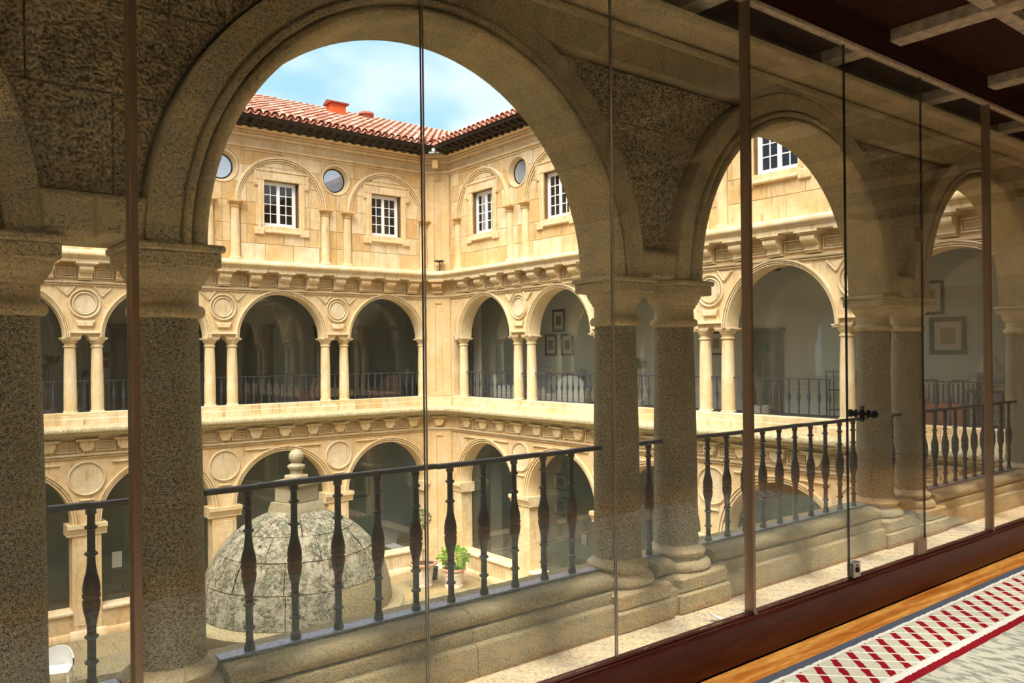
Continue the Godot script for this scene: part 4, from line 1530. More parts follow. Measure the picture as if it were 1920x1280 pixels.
# ------------------------------------------------------------------ things in the court
func court() -> void:
	var o := struct("floor_court", "stone paving of the courtyard", "pavement")
	part("bed", boxm(Vector3(XL, -6.8, ZA), Vector3(XB, -6.53, ZN)), M["paving_b"], o)
	var z := ZA
	while z < -11.5:
		var dz := rng.randf_range(.7, 1.05)
		var x := 0.4
		while x < XB:
			var dx := rng.randf_range(.8, 1.5)
			part("paving_slab", boxm(Vector3(x + .006, -6.6, z + .006), Vector3(minf(x + dx, XB) - .006, -6.5 - rng.randf_range(0, .006), z + dz - .006), .006), M[["paving", "paving_b", "paving_c", "paving"][rng.randi() % 4]], o)
			x += dx
		z += dz
	# dome
	var dm := thing("stone_dome", "lichen-covered stone dome with ball finial standing in the courtyard", "dome", "", pt(5.27, GROUND, -12.3))
	var by := 2.58
	var R := 1.49
	var b := MB.new()
	b.lathe(v2([1.42, 0, 1.42, by - .26]), 48)
	part("drum", b, M["dome_plain"], dm)
	b = MB.new()
	b.lathe(v2([1.42, by - .34, 1.46, by - .33, 1.48, by - .28, 1.53, by - .25, 1.55, by - .18, 1.60, by - .15, 1.68, by - .12, 1.70, by - .07, 1.67, by - .03, 1.45, by]), 48)
	part("cornice", b, M["dome_plain"], dm)
	b = MB.new()
	var core := []
	for i in 13:
		var t := deg_to_rad(80) * i / 12
		core.append(Vector2((R - .03) * cos(t), by + (R - .03) * sin(t)))
	b.lathe(core, 48)
	part("core", b, M["soil"], dm)
	var el := [0.0, 19.0, 37.0, 54.0, 78.5]
	var cnt := [12, 11, 9, 7]
	for r in 4:
		for k in cnt[r]:
			var prof := []
			var e0 := deg_to_rad(el[r]) + .0035
			var e1 := deg_to_rad(el[r + 1]) - .0035
			var rr := R + rng.randf_range(-.004, .006)
			prof.append(Vector2((R - .03) * cos(e0), by + (R - .03) * sin(e0)))
			for i in 6:
				var t := lerpf(e0, e1, i / 5.0)
				prof.append(Vector2(rr * cos(t), by + rr * sin(t)))
			prof.append(Vector2((R - .03) * cos(e1), by + (R - .03) * sin(e1)))
			b = MB.new()
			var gap := .004 / cos((e0 + e1) / 2)
			b.lathe(prof, 6, Vector3.ZERO, TAU * (k + .5 * (r % 2) + .2 * r) / cnt[r] + gap, TAU * (k + 1 + .5 * (r % 2) + .2 * r) / cnt[r] - gap, .8)
			part("dome_block", b, M["dome_plain" if r == 0 and rng.randf() < .6 else "dome_stone"], dm)
	var ty := by + R * sin(deg_to_rad(78.5))
	var fin := MB.new()
	var yaw := Transform3D(Basis(Vector3.UP, deg_to_rad(20)), Vector3.ZERO)
	fin.run(v2([-.31, ty - .06, .31, ty - .06, .31, ty + .02, .27, ty + .10, .25, ty + .14, -.25, ty + .14, -.27, ty + .10, -.31, ty + .02]), -.31, .31)
	fin.box(Vector3(-.24, ty + .14, -.24), Vector3(.24, ty + .40, .24), .012)
	fin.box(Vector3(-.285, ty + .40, -.285), Vector3(.285, ty + .47, .285), .02)
	fin.box(Vector3(-.14, ty + .47, -.14), Vector3(.14, ty + .56, .14), .02)
	fin.move(yaw)
	part("pedestal", fin, M["dome_pale"], dm)
	b = MB.new()
	b.lathe(v2([.12, ty + .55, .095, ty + .58, .10, ty + .64, .13, ty + .66, .14, ty + .69, .135, ty + .71, .09, ty + .73, .06, ty + .76]), 24)
	part("neck", b, M["dome_pale"], dm)
	b = MB.new()
	b.ball(Vector3(0, ty + .845, 0), .118, 24)
	part("ball", b, M["dome_pale"], dm)
	# planters
	var p := thing("clay_planter", "large whitewashed planter with terracotta rim holding a clipped small tree", "planter", "", pt(11.95, GROUND, -19.3))
	b = MB.new()
	b.lathe(v2([0, 0, .25, 0, .255, .05, .27, .07, .27, .10, .255, .12, .30, .55, .32, .62]), 32)
	part("body", b, M["lime_pot"], p)
	b = MB.new()
	b.lathe(v2([.32, .60, .38, .63, .41, .66, .41, .70, .385, .715, .35, .70, .33, .64]), 32)
	part("rim", b, M["terracotta"], p)
	b = MB.new()
	b.lathe(v2([.34, .655, .0, .66]), 24)
	b.lathe(v2([.0, .63, .345, .64]), 24)
	part("soil", b, M["soil"], p)
	var tr := thing("clipped_tree", "small standard tree with a round clipped crown on a thin stem", "tree", "", pt(11.95, GROUND + .65, -19.3))
	b = MB.new()
	b.tube([Vector3(0, 0, 0), Vector3(.01, .5, 0), Vector3(-.008, 1.1, .005)], .016, 8, .011)
	part("trunk", b, M["stem"], tr)
	part("foliage", leaves(520, Vector3(0, 1.25, 0), Vector3(.24, .27, .24), .06, .014, 91), M["leaf_dark"], tr).set_meta("kind", "stuff")
	p = thing("clay_planter", "round whitewashed planter with clay rim under the leafy green shrub", "planter", "", pt(12.62, GROUND, -18.75))
	b = MB.new()
	b.lathe(v2([0, 0, .25, 0, .26, .04, .25, .08, .235, .09, .255, .26, .275, .36, .29, .37, .29, .41, .275, .42, .285, .47]), 32)
	part("body", b, M["lime_pot"], p)
	b = MB.new()
	b.lathe(v2([.285, .46, .33, .48, .345, .51, .335, .545, .30, .55, .28, .53]), 32)
	part("rim", b, M["terracotta"], p)
	b = MB.new()
	b.lathe(v2([.0, .50, .295, .51]), 24)
	part("soil", b, M["soil"], p)
	var sh := thing("leafy_shrub", "bright green leafy shrub growing in the clay-rimmed planter", "shrub", "", pt(12.62, GROUND + .5, -18.75))
	b = MB.new()
	for k in 7:
		var t := TAU * k / 7
		b.tube([Vector3(.03 * cos(t), 0, .03 * sin(t)), Vector3(.16 * cos(t), .2, .16 * sin(t)), Vector3(.25 * cos(t), .42, .25 * sin(t))], .009, 5, .004)
	part("stems", b, M["stem"], sh)
	part("foliage", leaves(330, Vector3(0, .3, 0), Vector3(.4, .3, .4), .13, .035, 92), M["leaf"], sh).set_meta("kind", "stuff")
	part("young_foliage", leaves(170, Vector3(0, .40, 0), Vector3(.36, .26, .36), .12, .034, 93), M["leaf_b"], sh).set_meta("kind", "stuff")
	p = thing("dark_pot", "small dark pot standing behind the two planters", "pot", "", pt(12.62, GROUND, -19.75))
	b = MB.new()
	b.lathe(v2([0, 0, .08, 0, .11, .34, .12, .36, .10, .36, .08, .3]), 16)
	part("body", b, M["black_iron"], p)
	# white chair
	var ch := thing("garden_chair", "white moulded plastic garden armchair on the courtyard paving", "chair", "", turned(2.72, GROUND, -17.9, -20))
	b = MB.new()
	shell(b, .44, .82, .30, .27, 20, .02)
	part("backrest", b, M["white_plastic"], ch)
	b = MB.new()
	b.box(Vector3(-.25, .42, -.22), Vector3(.25, .455, .26), .012)
	part("seat", b, M["white_plastic"], ch)
	for s in [[-1, 1], [1, 1], [-1, -1], [1, -1]]:
		b = MB.new()
		b.tube([Vector3(s[0] * .22, .43, s[1] * .2), Vector3(s[0] * .26, 0, s[1] * .25)], .024, 8, .018)
		part("leg", b, M["white_plastic"], ch)

# curved back shell of a chair, open towards +z
func shell(b: MB, y0: float, y1: float, r: float, rz: float, n: int, th: float) -> void:
	for k in n:
		var pts := []
		for e in 2:
			var t := PI * (1.0 + float(k + e) / n)
			var drop := pow(absf(cos(t)), 3.0) * .20
			var dir := Vector3(cos(t), 0, sin(t))
			var o := Vector3(cos(t) * r, 0, sin(t) * rz)
			pts.append([o, o - dir * th, y1 - drop, dir])
		var A: Array = pts[0]
		var B: Array = pts[1]
		var up := Vector3.UP
		b.tri(A[0] + up * y0, B[0] + up * y0, B[0] + up * B[2], A[3], B[3], B[3])
		b.tri(A[0] + up * y0, B[0] + up * B[2], A[0] + up * A[2], A[3], B[3], A[3])
		b.tri(A[1] + up * y0, B[1] + up * y0, B[1] + up * B[2], -A[3], -B[3], -B[3])
		b.tri(A[1] + up * y0, B[1] + up * B[2], A[1] + up * A[2], -A[3], -B[3], -A[3])
		b.quad(A[0] + up * A[2], B[0] + up * B[2], B[1] + up * B[2], A[1] + up * A[2], up)

func leaves(n: int, c: Vector3, r: Vector3, long: float, wide: float, seed_: int) -> MB:
	var g := RandomNumberGenerator.new()
	g.seed = seed_
	var b := MB.new()
	for i in n:
		var d := Vector3(g.randfn(), g.randfn(), g.randfn()).normalized()
		var p := c + d * r * pow(g.randf(), .33)
		var t := (d + Vector3(g.randfn(), g.randfn() + .5, g.randfn()) * .5).normalized()
		var s := t.cross(Vector3(g.randfn(), g.randfn(), g.randfn())).normalized() * wide
		var nn := t.cross(s).normalized()
		var l := long * g.randf_range(.7, 1.2)
		b.tri(p, p + t * l * .5 + s, p + t * l, nn, nn, nn)
		b.tri(p, p + t * l, p + t * l * .5 - s, nn, nn, nn)
	return b

# ------------------------------------------------------------------ furniture seen through the gallery glass
func armchair(at: Transform3D, m: String, label: String) -> void:
	var o := thing("armchair", label, "armchair", "upholstered armchairs in the galleries", at)
	part("seat", shape("ac_seat", func(): return boxm(Vector3(-.30, .16, -.28), Vector3(.30, .46, .36), .05)), M[m], o)
	part("backrest", shape("ac_back", func():
		var b := MB.new()
		var p := PackedVector2Array([Vector2(-.38, .2), Vector2(.38, .2)])
		for i in 13:
			var t := PI * i / 12
			p.append(Vector2(.40 * cos(t), .72 + .28 * sin(t)))
		b.slab(p, -.42, -.26, .03)
		return b.mesh()), M[m], o)
	for s in [-1.0, 1.0]:
		part("armrest", shape("ac_arm%d" % int(s), func(): return boxm(Vector3(minf(s * .27, s * .42), .14, -.32), Vector3(maxf(s * .27, s * .42), .64, .34), .05)), M[m], o)
		for k in [-.3, .28]:
			part("leg", shape("ac_leg", func(): return boxm(Vector3(-.02, 0, -.02), Vector3(.02, .16, .02), .004)), M["dark_wood"], o, pt(s * .33, 0, k))

func picture(at: Transform3D, w: float, h: float, label: String, rail := .06, inside := "print") -> void:
	var o := thing("framed_picture", label, "picture", "", at)
	part("frame", frame_of(w / 2, h / 2, rail, .03), M["frame_black"], o)
	part("mount", boxm(Vector3(-w / 2 + rail, -h / 2 + rail, .004), Vector3(w / 2 - rail, h / 2 - rail, .01)), M["paper"], o)
	part("print", boxm(Vector3(-w * .2, -h * .22, .01), Vector3(w * .2, h * .22, .013)), M[inside], o)

func palm(at: Transform3D, h: float, pot: String, label: String, seed_: int) -> void:
	var o := thing("potted_palm", label, "potted plant", "potted palms in the galleries", at)
	var b := MB.new()
	b.lathe(v2([0, 0, .16, 0, .22, .38, .23, .40, .21, .40, .19, .34]), 20)
	part("pot", b, M[pot], o)
	b = MB.new()
	b.lathe(v2([0, .35, .2, .355]), 16)
	part("soil", b, M["soil"], o)
	var g := RandomNumberGenerator.new()
	g.seed = seed_
	for k in 4:
		var t := TAU * k / 4 + .4
		var tip := Vector3(cos(t) * .16, h * g.randf_range(.55, .85), sin(t) * .16)
		b = MB.new()
		b.tube([Vector3(cos(t) * .04, .34, sin(t) * .04), tip * Vector3(.6, .7, .6), tip], .014, 6, .009)
		var st := part("stem", b, M["stem"], o)
		b = MB.new()
		for i in 30:
			var a := g.randf() * TAU
			var d := Vector3(cos(a), g.randf_range(.1, 1.5), sin(a)).normalized()
			var l := g.randf_range(.3, .5)
			var q := tip + d * l * .5 + Vector3(0, .03, 0)
			var e := tip + d * l * Vector3(1, .55, 1)
			var s := d.cross(Vector3.UP).normalized() * .02
			var nn := d.cross(s).normalized()
			b.quad(tip - s * .5, tip + s * .5, q + s, q - s, nn)
			b.tri(q - s, q + s, e, nn, nn, nn)
		part("leaf_crown", b, M["leaf_dark"], st).set_meta("kind", "stuff")

func radiator_cover(at: Transform3D, w: float, label: String) -> void:
	var o := thing("radiator_cover", label, "radiator cover", "", at)
	part("top", boxm(Vector3(-w / 2, 1.1, 0), Vector3(w / 2, 1.16, .3), .008), M["white_pot"], o)
	part("frame", boxm(Vector3(-w / 2 + .03, .95, .05), Vector3(w / 2 - .03, 1.1, .26)), M["white_pot"], o)
	part("plinth", boxm(Vector3(-w / 2 + .03, 0, .05), Vector3(w / 2 - .03, .14, .26)), M["white_pot"], o)
	part("back", boxm(Vector3(-w / 2 + .03, .14, .05), Vector3(w / 2 - .03, .95, .08)), M["frame_black"], o)
	var n := int(w / .1)
	for i in n + 1:
		part("slat", boxm(Vector3(-.025, .14, .2), Vector3(.025, .95, .25)), M["white_pot"], o, pt(-w / 2 + .055 + (w - .11) * i / n, 0, 0))
	for s in [-1.0, 1.0]:
		part("vent", boxm(Vector3(s * w * .24 - .17, 1.0, .255), Vector3(s * w * .24 + .17, 1.03, .265)), M["frame_black"], o)

func panel_door(at: Transform3D, w: float, h: float, n: int, label: String) -> void:
	var o := struct("door_%d" % n, label, "door", at)
	part("frame", frame_of(w / 2 + .09, h / 2, .09, .06), M["dark_wood"], o, pt(0, h / 2, 0))
	var leaf := part("leaf", boxm(Vector3(-w / 2, .0, .01), Vector3(w / 2, h - .09, .04)), M["dark_wood"], o)
	for y in [[.15, .9], [1.0, h - .25]]:
		for s in [-1.0, 1.0]:
			part("panel", boxm(Vector3(s * w / 4 - w * .17, y[0], .04), Vector3(s * w / 4 + w * .17, y[1], .055), .008), M["dark_wood"], leaf)
	part("pediment", boxm(Vector3(-w / 2 - .16, h, 0), Vector3(w / 2 + .16, h + .1, .12), .02), M["dark_wood"], o)

func table_lamp(at: Transform3D, r: float, label: String) -> void:
	var o := thing("table_lamp", label, "lamp", "", at)
	var b := MB.new()
	b.lathe(v2([0, 0, .1, 0, .1, .02, .03, .04, .04, .12, .07, .2, .05, .28, .02, .32, .012, .42]), 16)
	part("base", b, M["lime_pot"], o)
	b = MB.new()
	b.lathe(v2([r, .36, r * .55, .36 + r * 1.15]), 24)
	b.lathe(v2([r - .004, .36, r * .55 - .004, .36 + r * 1.15]), 24)
	part("shade", b, M["shade_cloth"], o)

func furnish(XA: Transform3D, XBt: Transform3D) -> void:
	# in the back wing (u = x, depth is negative w); gallery floor y = -1.65, back wall w = -3.4
	panel_door(XA * pt(5.6, -1.65, -3.38), .85, 2.45, 1, "dark brown panelled door in the back gallery by the red wall box")
	panel_door(XA * pt(1.2, -1.65, -3.38), .85, 2.45, 2, "dark brown panelled door in the back gallery behind the leftmost column")
	var o := thing("fire_box", "red fire equipment box on the back gallery wall beside the door", "fire box", "", XA * pt(4.92, -.28, -3.4))
	part("body", boxm(Vector3(-.08, 0, 0), Vector3(.08, .42, .12), .008), M["red_box"], o)
	part("notice", boxm(Vector3(-.06, .2, .12), Vector3(.06, .3, .123)), M["paper"], o)
	palm(XA * pt(3.9, -1.65, -1.65), 1.6, "white_pot", "spiky palm in a white pot between the two left gallery columns of the back wing", 5)
	palm(XA * pt(3.3, -1.65, -1.75), 1.8, "white_pot", "tall spiky palm at the left end of the back gallery", 6)
	palm(XA * pt(6.35, -1.65, -1.6), 1.5, "white_pot", "spiky palm half hidden behind the wide front granite column", 7)
	radiator_cover(XA * pt(4.55, -1.65, -3.39), .95, "pale radiator cover on the back gallery wall under the red box")
	armchair(XA * turned(10.25, -1.65, -1.9, -150), "cloth_pink", "pinkish leather armchair behind the second arch of the back gallery")
	armchair(XA * turned(12.75, -1.65, -1.9, 200), "cloth_pink", "pinkish armchair behind the arch next to the corner, back gallery")
	table_lamp(XA * pt(13.6, -1.0, -1.9), .14, "small white desk lamp on a side table near the gallery corner")
	o = thing("side_table", "low dark side table carrying the small white desk lamp", "table", "", XA * pt(13.6, -1.65, -1.9))
	part("table_top", boxm(Vector3(-.25, .62, -.25), Vector3(.25, .65, .25)), M["dark_wood"], o)
	for s in [[-1, 1], [1, 1], [-1, -1], [1, -1]]:
		part("leg", boxm(Vector3(s[0] * .22 - .02, 0, s[1] * .22 - .02), Vector3(s[0] * .22 + .02, .62, s[1] * .22 + .02)), M["dark_wood"], o)
	for k in 2:
		o = thing("dark_cupboard", ["wide dark wooden cupboard behind the second arch of the back gallery", "wide dark wooden cupboard behind the arch beside the corner, back gallery"][k], "cupboard", "", XA * pt([8.55, 12.9][k], -1.65, -3.1))
		part("body", boxm(Vector3(-.95, 0, -.26), Vector3(.95, 2.5, .2), .01), M["dark_wood"], o)
		part("cornice", boxm(Vector3(-1.0, 2.5, -.27), Vector3(1.0, 2.6, .26), .02), M["dark_wood"], o)
		for s in 4:
			part("door", boxm(Vector3(-.9 + .45 * s, .1, .2), Vector3(-.46 + .45 * s, 2.42, .22), .006), M["dark_wood"], o)
	picture(XA * pt(7.2, .3, -3.39), .7, .9, "black framed picture on the back gallery wall behind the second arch")
	panel_door(XA * pt(11.6, -1.65, -3.38), .9, 2.5, 3, "dark brown door in the back gallery behind the arch next to the corner")
	# in the right wing (u = z)
	picture(XBt * pt(-19.28, 1.02, -3.39), .6, .72, "black framed picture hanging above two others, right gallery", .08, "print_dark")
	picture(XBt * pt(-19.66, .25, -3.39), .56, .70, "black framed picture, lower left of the group of three, right gallery", .08, "print_dark")
	picture(XBt * pt(-18.88, .25, -3.39), .58, .70, "black framed picture, lower right of the group of three, right gallery", .08, "print_dark")
	radiator_cover(XBt * pt(-19.0, -1.65, -3.39), 2.0, "long pale radiator cover below the group of three pictures")
	armchair(XBt * turned(-20.3, -1.65, -2.0, 150), "cloth_pale", "pale grey-green armchair behind the arch nearest the corner, right gallery")
	armchair(XBt * turned(-17.0, -1.65, -1.9, 215), "cloth_pale", "pale winged armchair turned away beside the group of three pictures")
	armchair(XBt * turned(-18.0, -1.65, -2.2, 30), "cloth_pale", "pale armchair facing the winged one, right gallery")
	o = thing("tall_curtain", "pale curtain gathered at the end of the right gallery", "curtain", "", XBt * pt(-20.6, -1.65, -1.15))
	var b := MB.new()
	fold(b, .34, 3.4, .05, 5)
	part("cloth", b, M["curtain"], o)
	part("rod", boxm(Vector3(-.25, 3.4, -.03), Vector3(.25, 3.44, .03)), M["dark_wood"], o)
	palm(XBt * pt(-14.6, -1.65, -1.9), 1.9, "white_pot", "tall palm seen between the two middle granite columns", 8)
	picture(XBt * pt(-13.15, .2, -3.39), .5, .6, "small black framed picture behind the pair of far sandstone columns", .05)
	panel_door(XBt * pt(-11.7, -1.65, -3.38), .85, 2.1, 4, "dark brown door with a moulded head behind the palm in the white pot")
	palm(XBt * pt(-10.96, -1.65, -2.1), 1.95, "white_pot", "tall spiky palm in a white pot behind the middle arch", 9)
	o = thing("serving_trolley", "black metal shelf trolley against the right gallery wall", "trolley", "", XBt * pt(-9.55, -1.65, -3.1))
	for y in [.3, .75, 1.15]:
		part("shelf", boxm(Vector3(-.28, y, -.16), Vector3(.28, y + .025, .16)), M["frame_black"], o)
	for s in [[-1, 1], [1, 1], [-1, -1], [1, -1]]:
		part("post", boxm(Vector3(s[0] * .27 - .012, 0, s[1] * .15 - .012), Vector3(s[0] * .27 + .012, 1.2, s[1] * .15 + .012)), M["frame_black"], o)
	panel_door(XBt * pt(-8.7, -1.65, -3.38), .8, 2.3, 5, "brown door beyond the black trolley in the right gallery")
	picture(XBt * pt(-7.4, .26, -3.39), .72, .76, "large black framed drawing above the slatted radiator cover", .09)
	picture(XBt * pt(-7.75, 1.05, -3.39), .56, .7, "black framed picture high on the wall, partly above the large drawing", .06)
	radiator_cover(XBt * pt(-7.35, -1.65, -3.39), 1.25, "slatted pale radiator cover under the large black framed drawing")
	table_lamp(XBt * pt(-6.4, -.80, -2.75), .24, "table lamp with a cream cone shade at the edge of the third arch")
	o = thing("lamp_table", "narrow dark console table under the cream lamp", "table", "", XBt * pt(-6.4, -1.65, -2.75))
	part("table_top", boxm(Vector3(-.35, .81, -.2), Vector3(.35, .85, .2)), M["dark_wood"], o)
	for s in [[-1, 1], [1, 1], [-1, -1], [1, -1]]:
		part("leg", boxm(Vector3(s[0] * .31 - .02, 0, s[1] * .16 - .02), Vector3(s[0] * .31 + .02, .81, s[1] * .16 + .02)), M["dark_wood"], o)
	armchair(XBt * turned(-6.9, -1.65, -1.9, 120), "cloth_rust", "rust-coloured armchair behind the railing of the third arch")
	# ground floor
	picture(XBt * pt(-19.27, -4.1, -3.39), .8, .52, "upper black framed print on the ground-floor wall of the right wing", .06, "print_dark")
	picture(XBt * pt(-19.28, -4.87, -3.39), .74, .62, "lower black framed print on the ground-floor wall of the right wing", .06, "print_dark")
	picture(XA * pt(12.6, -4.3, -3.39), .8, .9, "framed print on the ground-floor wall behind the arch beside the corner", .08)
	for k in 2:
		o = thing("tall_curtain", ["grey curtain behind the first ground-floor arch of the right wing", "grey curtain at the far side of the first ground-floor arch, right wing"][k], "curtain", "", XBt * pt(-19.5 + 1.5 * k, -6.4, -1.0))
		b = MB.new()
		fold(b, .5, 4.0, .06, 6)
		part("cloth", b, M["curtain"], o)
		part("rod", boxm(Vector3(-.3, 4.0, -.03), Vector3(.3, 4.04, .03)), M["dark_wood"], o)
	o = thing("writing_desk", "dark old desk behind the ground-floor glass at the left", "desk", "", XA * pt(4.55, -6.4, -1.75))
	part("table_top", boxm(Vector3(-.55, .84, -.3), Vector3(.55, .88, .3)), M["mid_wood"], o)
	part("drawer", boxm(Vector3(-.5, .68, -.26), Vector3(.5, .84, .27)), M["mid_wood"], o)
	for s in [[-1, 1], [1, 1], [-1, -1], [1, -1]]:
		part("leg", boxm(Vector3(s[0] * .48 - .03, 0, s[1] * .25 - .03), Vector3(s[0] * .48 + .03, .68, s[1] * .25 + .03)), M["mid_wood"], o)
	o = thing("paper_notice", "white paper notice stuck inside the ground-floor glass above the desk", "notice", "", XA * pt(4.55, -4.89, -.425))
	part("sheet", boxm(Vector3(-.11, -.19, -.004), Vector3(.11, .19, 0)), M["paper"], o)
	o = thing("standing_sign", "small white framed card behind the ground-floor glass of the right wing", "sign", "", XBt * pt(-15.6, -5.1, -.95))
	part("frame", frame_of(.12, .17, .02, .02), M["frame_black"], o, pt(0, .17, 0))
	part("card", boxm(Vector3(-.1, .02, .004), Vector3(.1, .32, .012)), M["paper"], o)
	part("stand", boxm(Vector3(-.015, -1.3, -.01), Vector3(.015, 0, .01)), M["steel"], o)
	part("foot", boxm(Vector3(-.14, -1.3, -.12), Vector3(.14, -1.28, .12)), M["steel"], o)
	for k in 2:
		o = thing("dining_table", ["dark low table inside the second ground-floor arch, right wing", "dark table inside the second ground-floor arch of the back wing"][k], "table", "", (XBt * pt(-15.2, -6.4, -2.2)) if k == 0 else (XA * pt(8.4, -6.4, -2.2)))
		part("table_top", boxm(Vector3(-.7, .72, -.45), Vector3(.7, .76, .45), .006), M["dark_wood"], o)
		for s in [[-1, 1], [1, 1], [-1, -1], [1, -1]]:
			part("leg", boxm(Vector3(s[0] * .62 - .03, 0, s[1] * .38 - .03), Vector3(s[0] * .62 + .03, .72, s[1] * .38 + .03)), M["dark_wood"], o)
	o = thing("wine_bottle", "dark wine bottle with pale label on a ledge behind the second ground-floor pier", "bottle", "", XA * pt(6.38, -5.2, -1.3))
	b = MB.new()
	b.lathe(v2([0, 0, .05, 0, .05, .22, .02, .30, .018, .40, 0, .40]), 14)
	part("glass", b, M["bottle_glass"], o)
	b = MB.new()
	b.lathe(v2([.051, .06, .051, .16]), 14)
	part("paper_label", b, M["paper"], o)
	o = thing("wall_shelf", "dark cabinet carrying the wine bottle inside the ground floor", "cabinet", "", XA * pt(6.38, -6.4, -1.3))
	part("body", boxm(Vector3(-.3, 0, -.25), Vector3(.3, 1.2, .25), .01), M["dark_wood"], o)

func fold(b: MB, w: float, h: float, d: float, n: int) -> void:
	var k := n * 6
	for i in k:
		var p := []
		for e in 2:
			var t := float(i + e) / k
			p.append(Vector3(-w / 2 + w * t, 0, d * sin(TAU * n * t)))
		var dir: Vector3 = p[1] - p[0]
		var nn := Vector3(-dir.z, 0, dir.x).normalized()
		var up := Vector3(0, h, 0)
		b.quad(p[0], p[1], p[1] + up, p[0] + up, nn)

# ------------------------------------------------------------------ sky, light, camera, scene
func sky_image() -> ImageTexture:
	var W := 1024
	var H := 512
	var a := FastNoiseLite.new()
	a.seed = 5
	a.noise_type = FastNoiseLite.TYPE_SIMPLEX_SMOOTH
	a.frequency = 1.0
	a.fractal_octaves = 5
	a.fractal_gain = .5
	var im := Image.create(W, H, false, Image.FORMAT_RGBF)
	for j in H:
		var el := PI / 2 - PI * (j + .5) / H
		for i in W:
			var az := TAU * (i + .5) / W
			var c := Color(.62, .60, .55)
			if el > -.02:
				# clouds lie in a flat layer: directions are spread on a plane overhead
				var k := 1.0 / (sin(maxf(el, 0.0)) + .22)
				var p := Vector3(sin(az) * cos(el) * k, 0, -cos(az) * cos(el) * k)
				var n := a.get_noise_3d(p.x * .95, 3.0, p.z * .95)
				var m := a.get_noise_3d(p.x * 2.2 + 7.0, 9.0, p.z * 2.2)
				var t := ramp(n + .35 * m, -.30, .12)
				var blue := Vector3(.30, .52, .74)
				var white := Vector3(.86, .88, .92)
				var grey := Vector3(.52, .64, .76)
				var v := blue.lerp(white, t)
				v = v.lerp(grey, ramp(m - n * .3, .05, .45) * .7)
				c = Color(v.x, v.y, v.z)
			im.set_pixel(i, j, c)
	return ImageTexture.create_from_image(im)

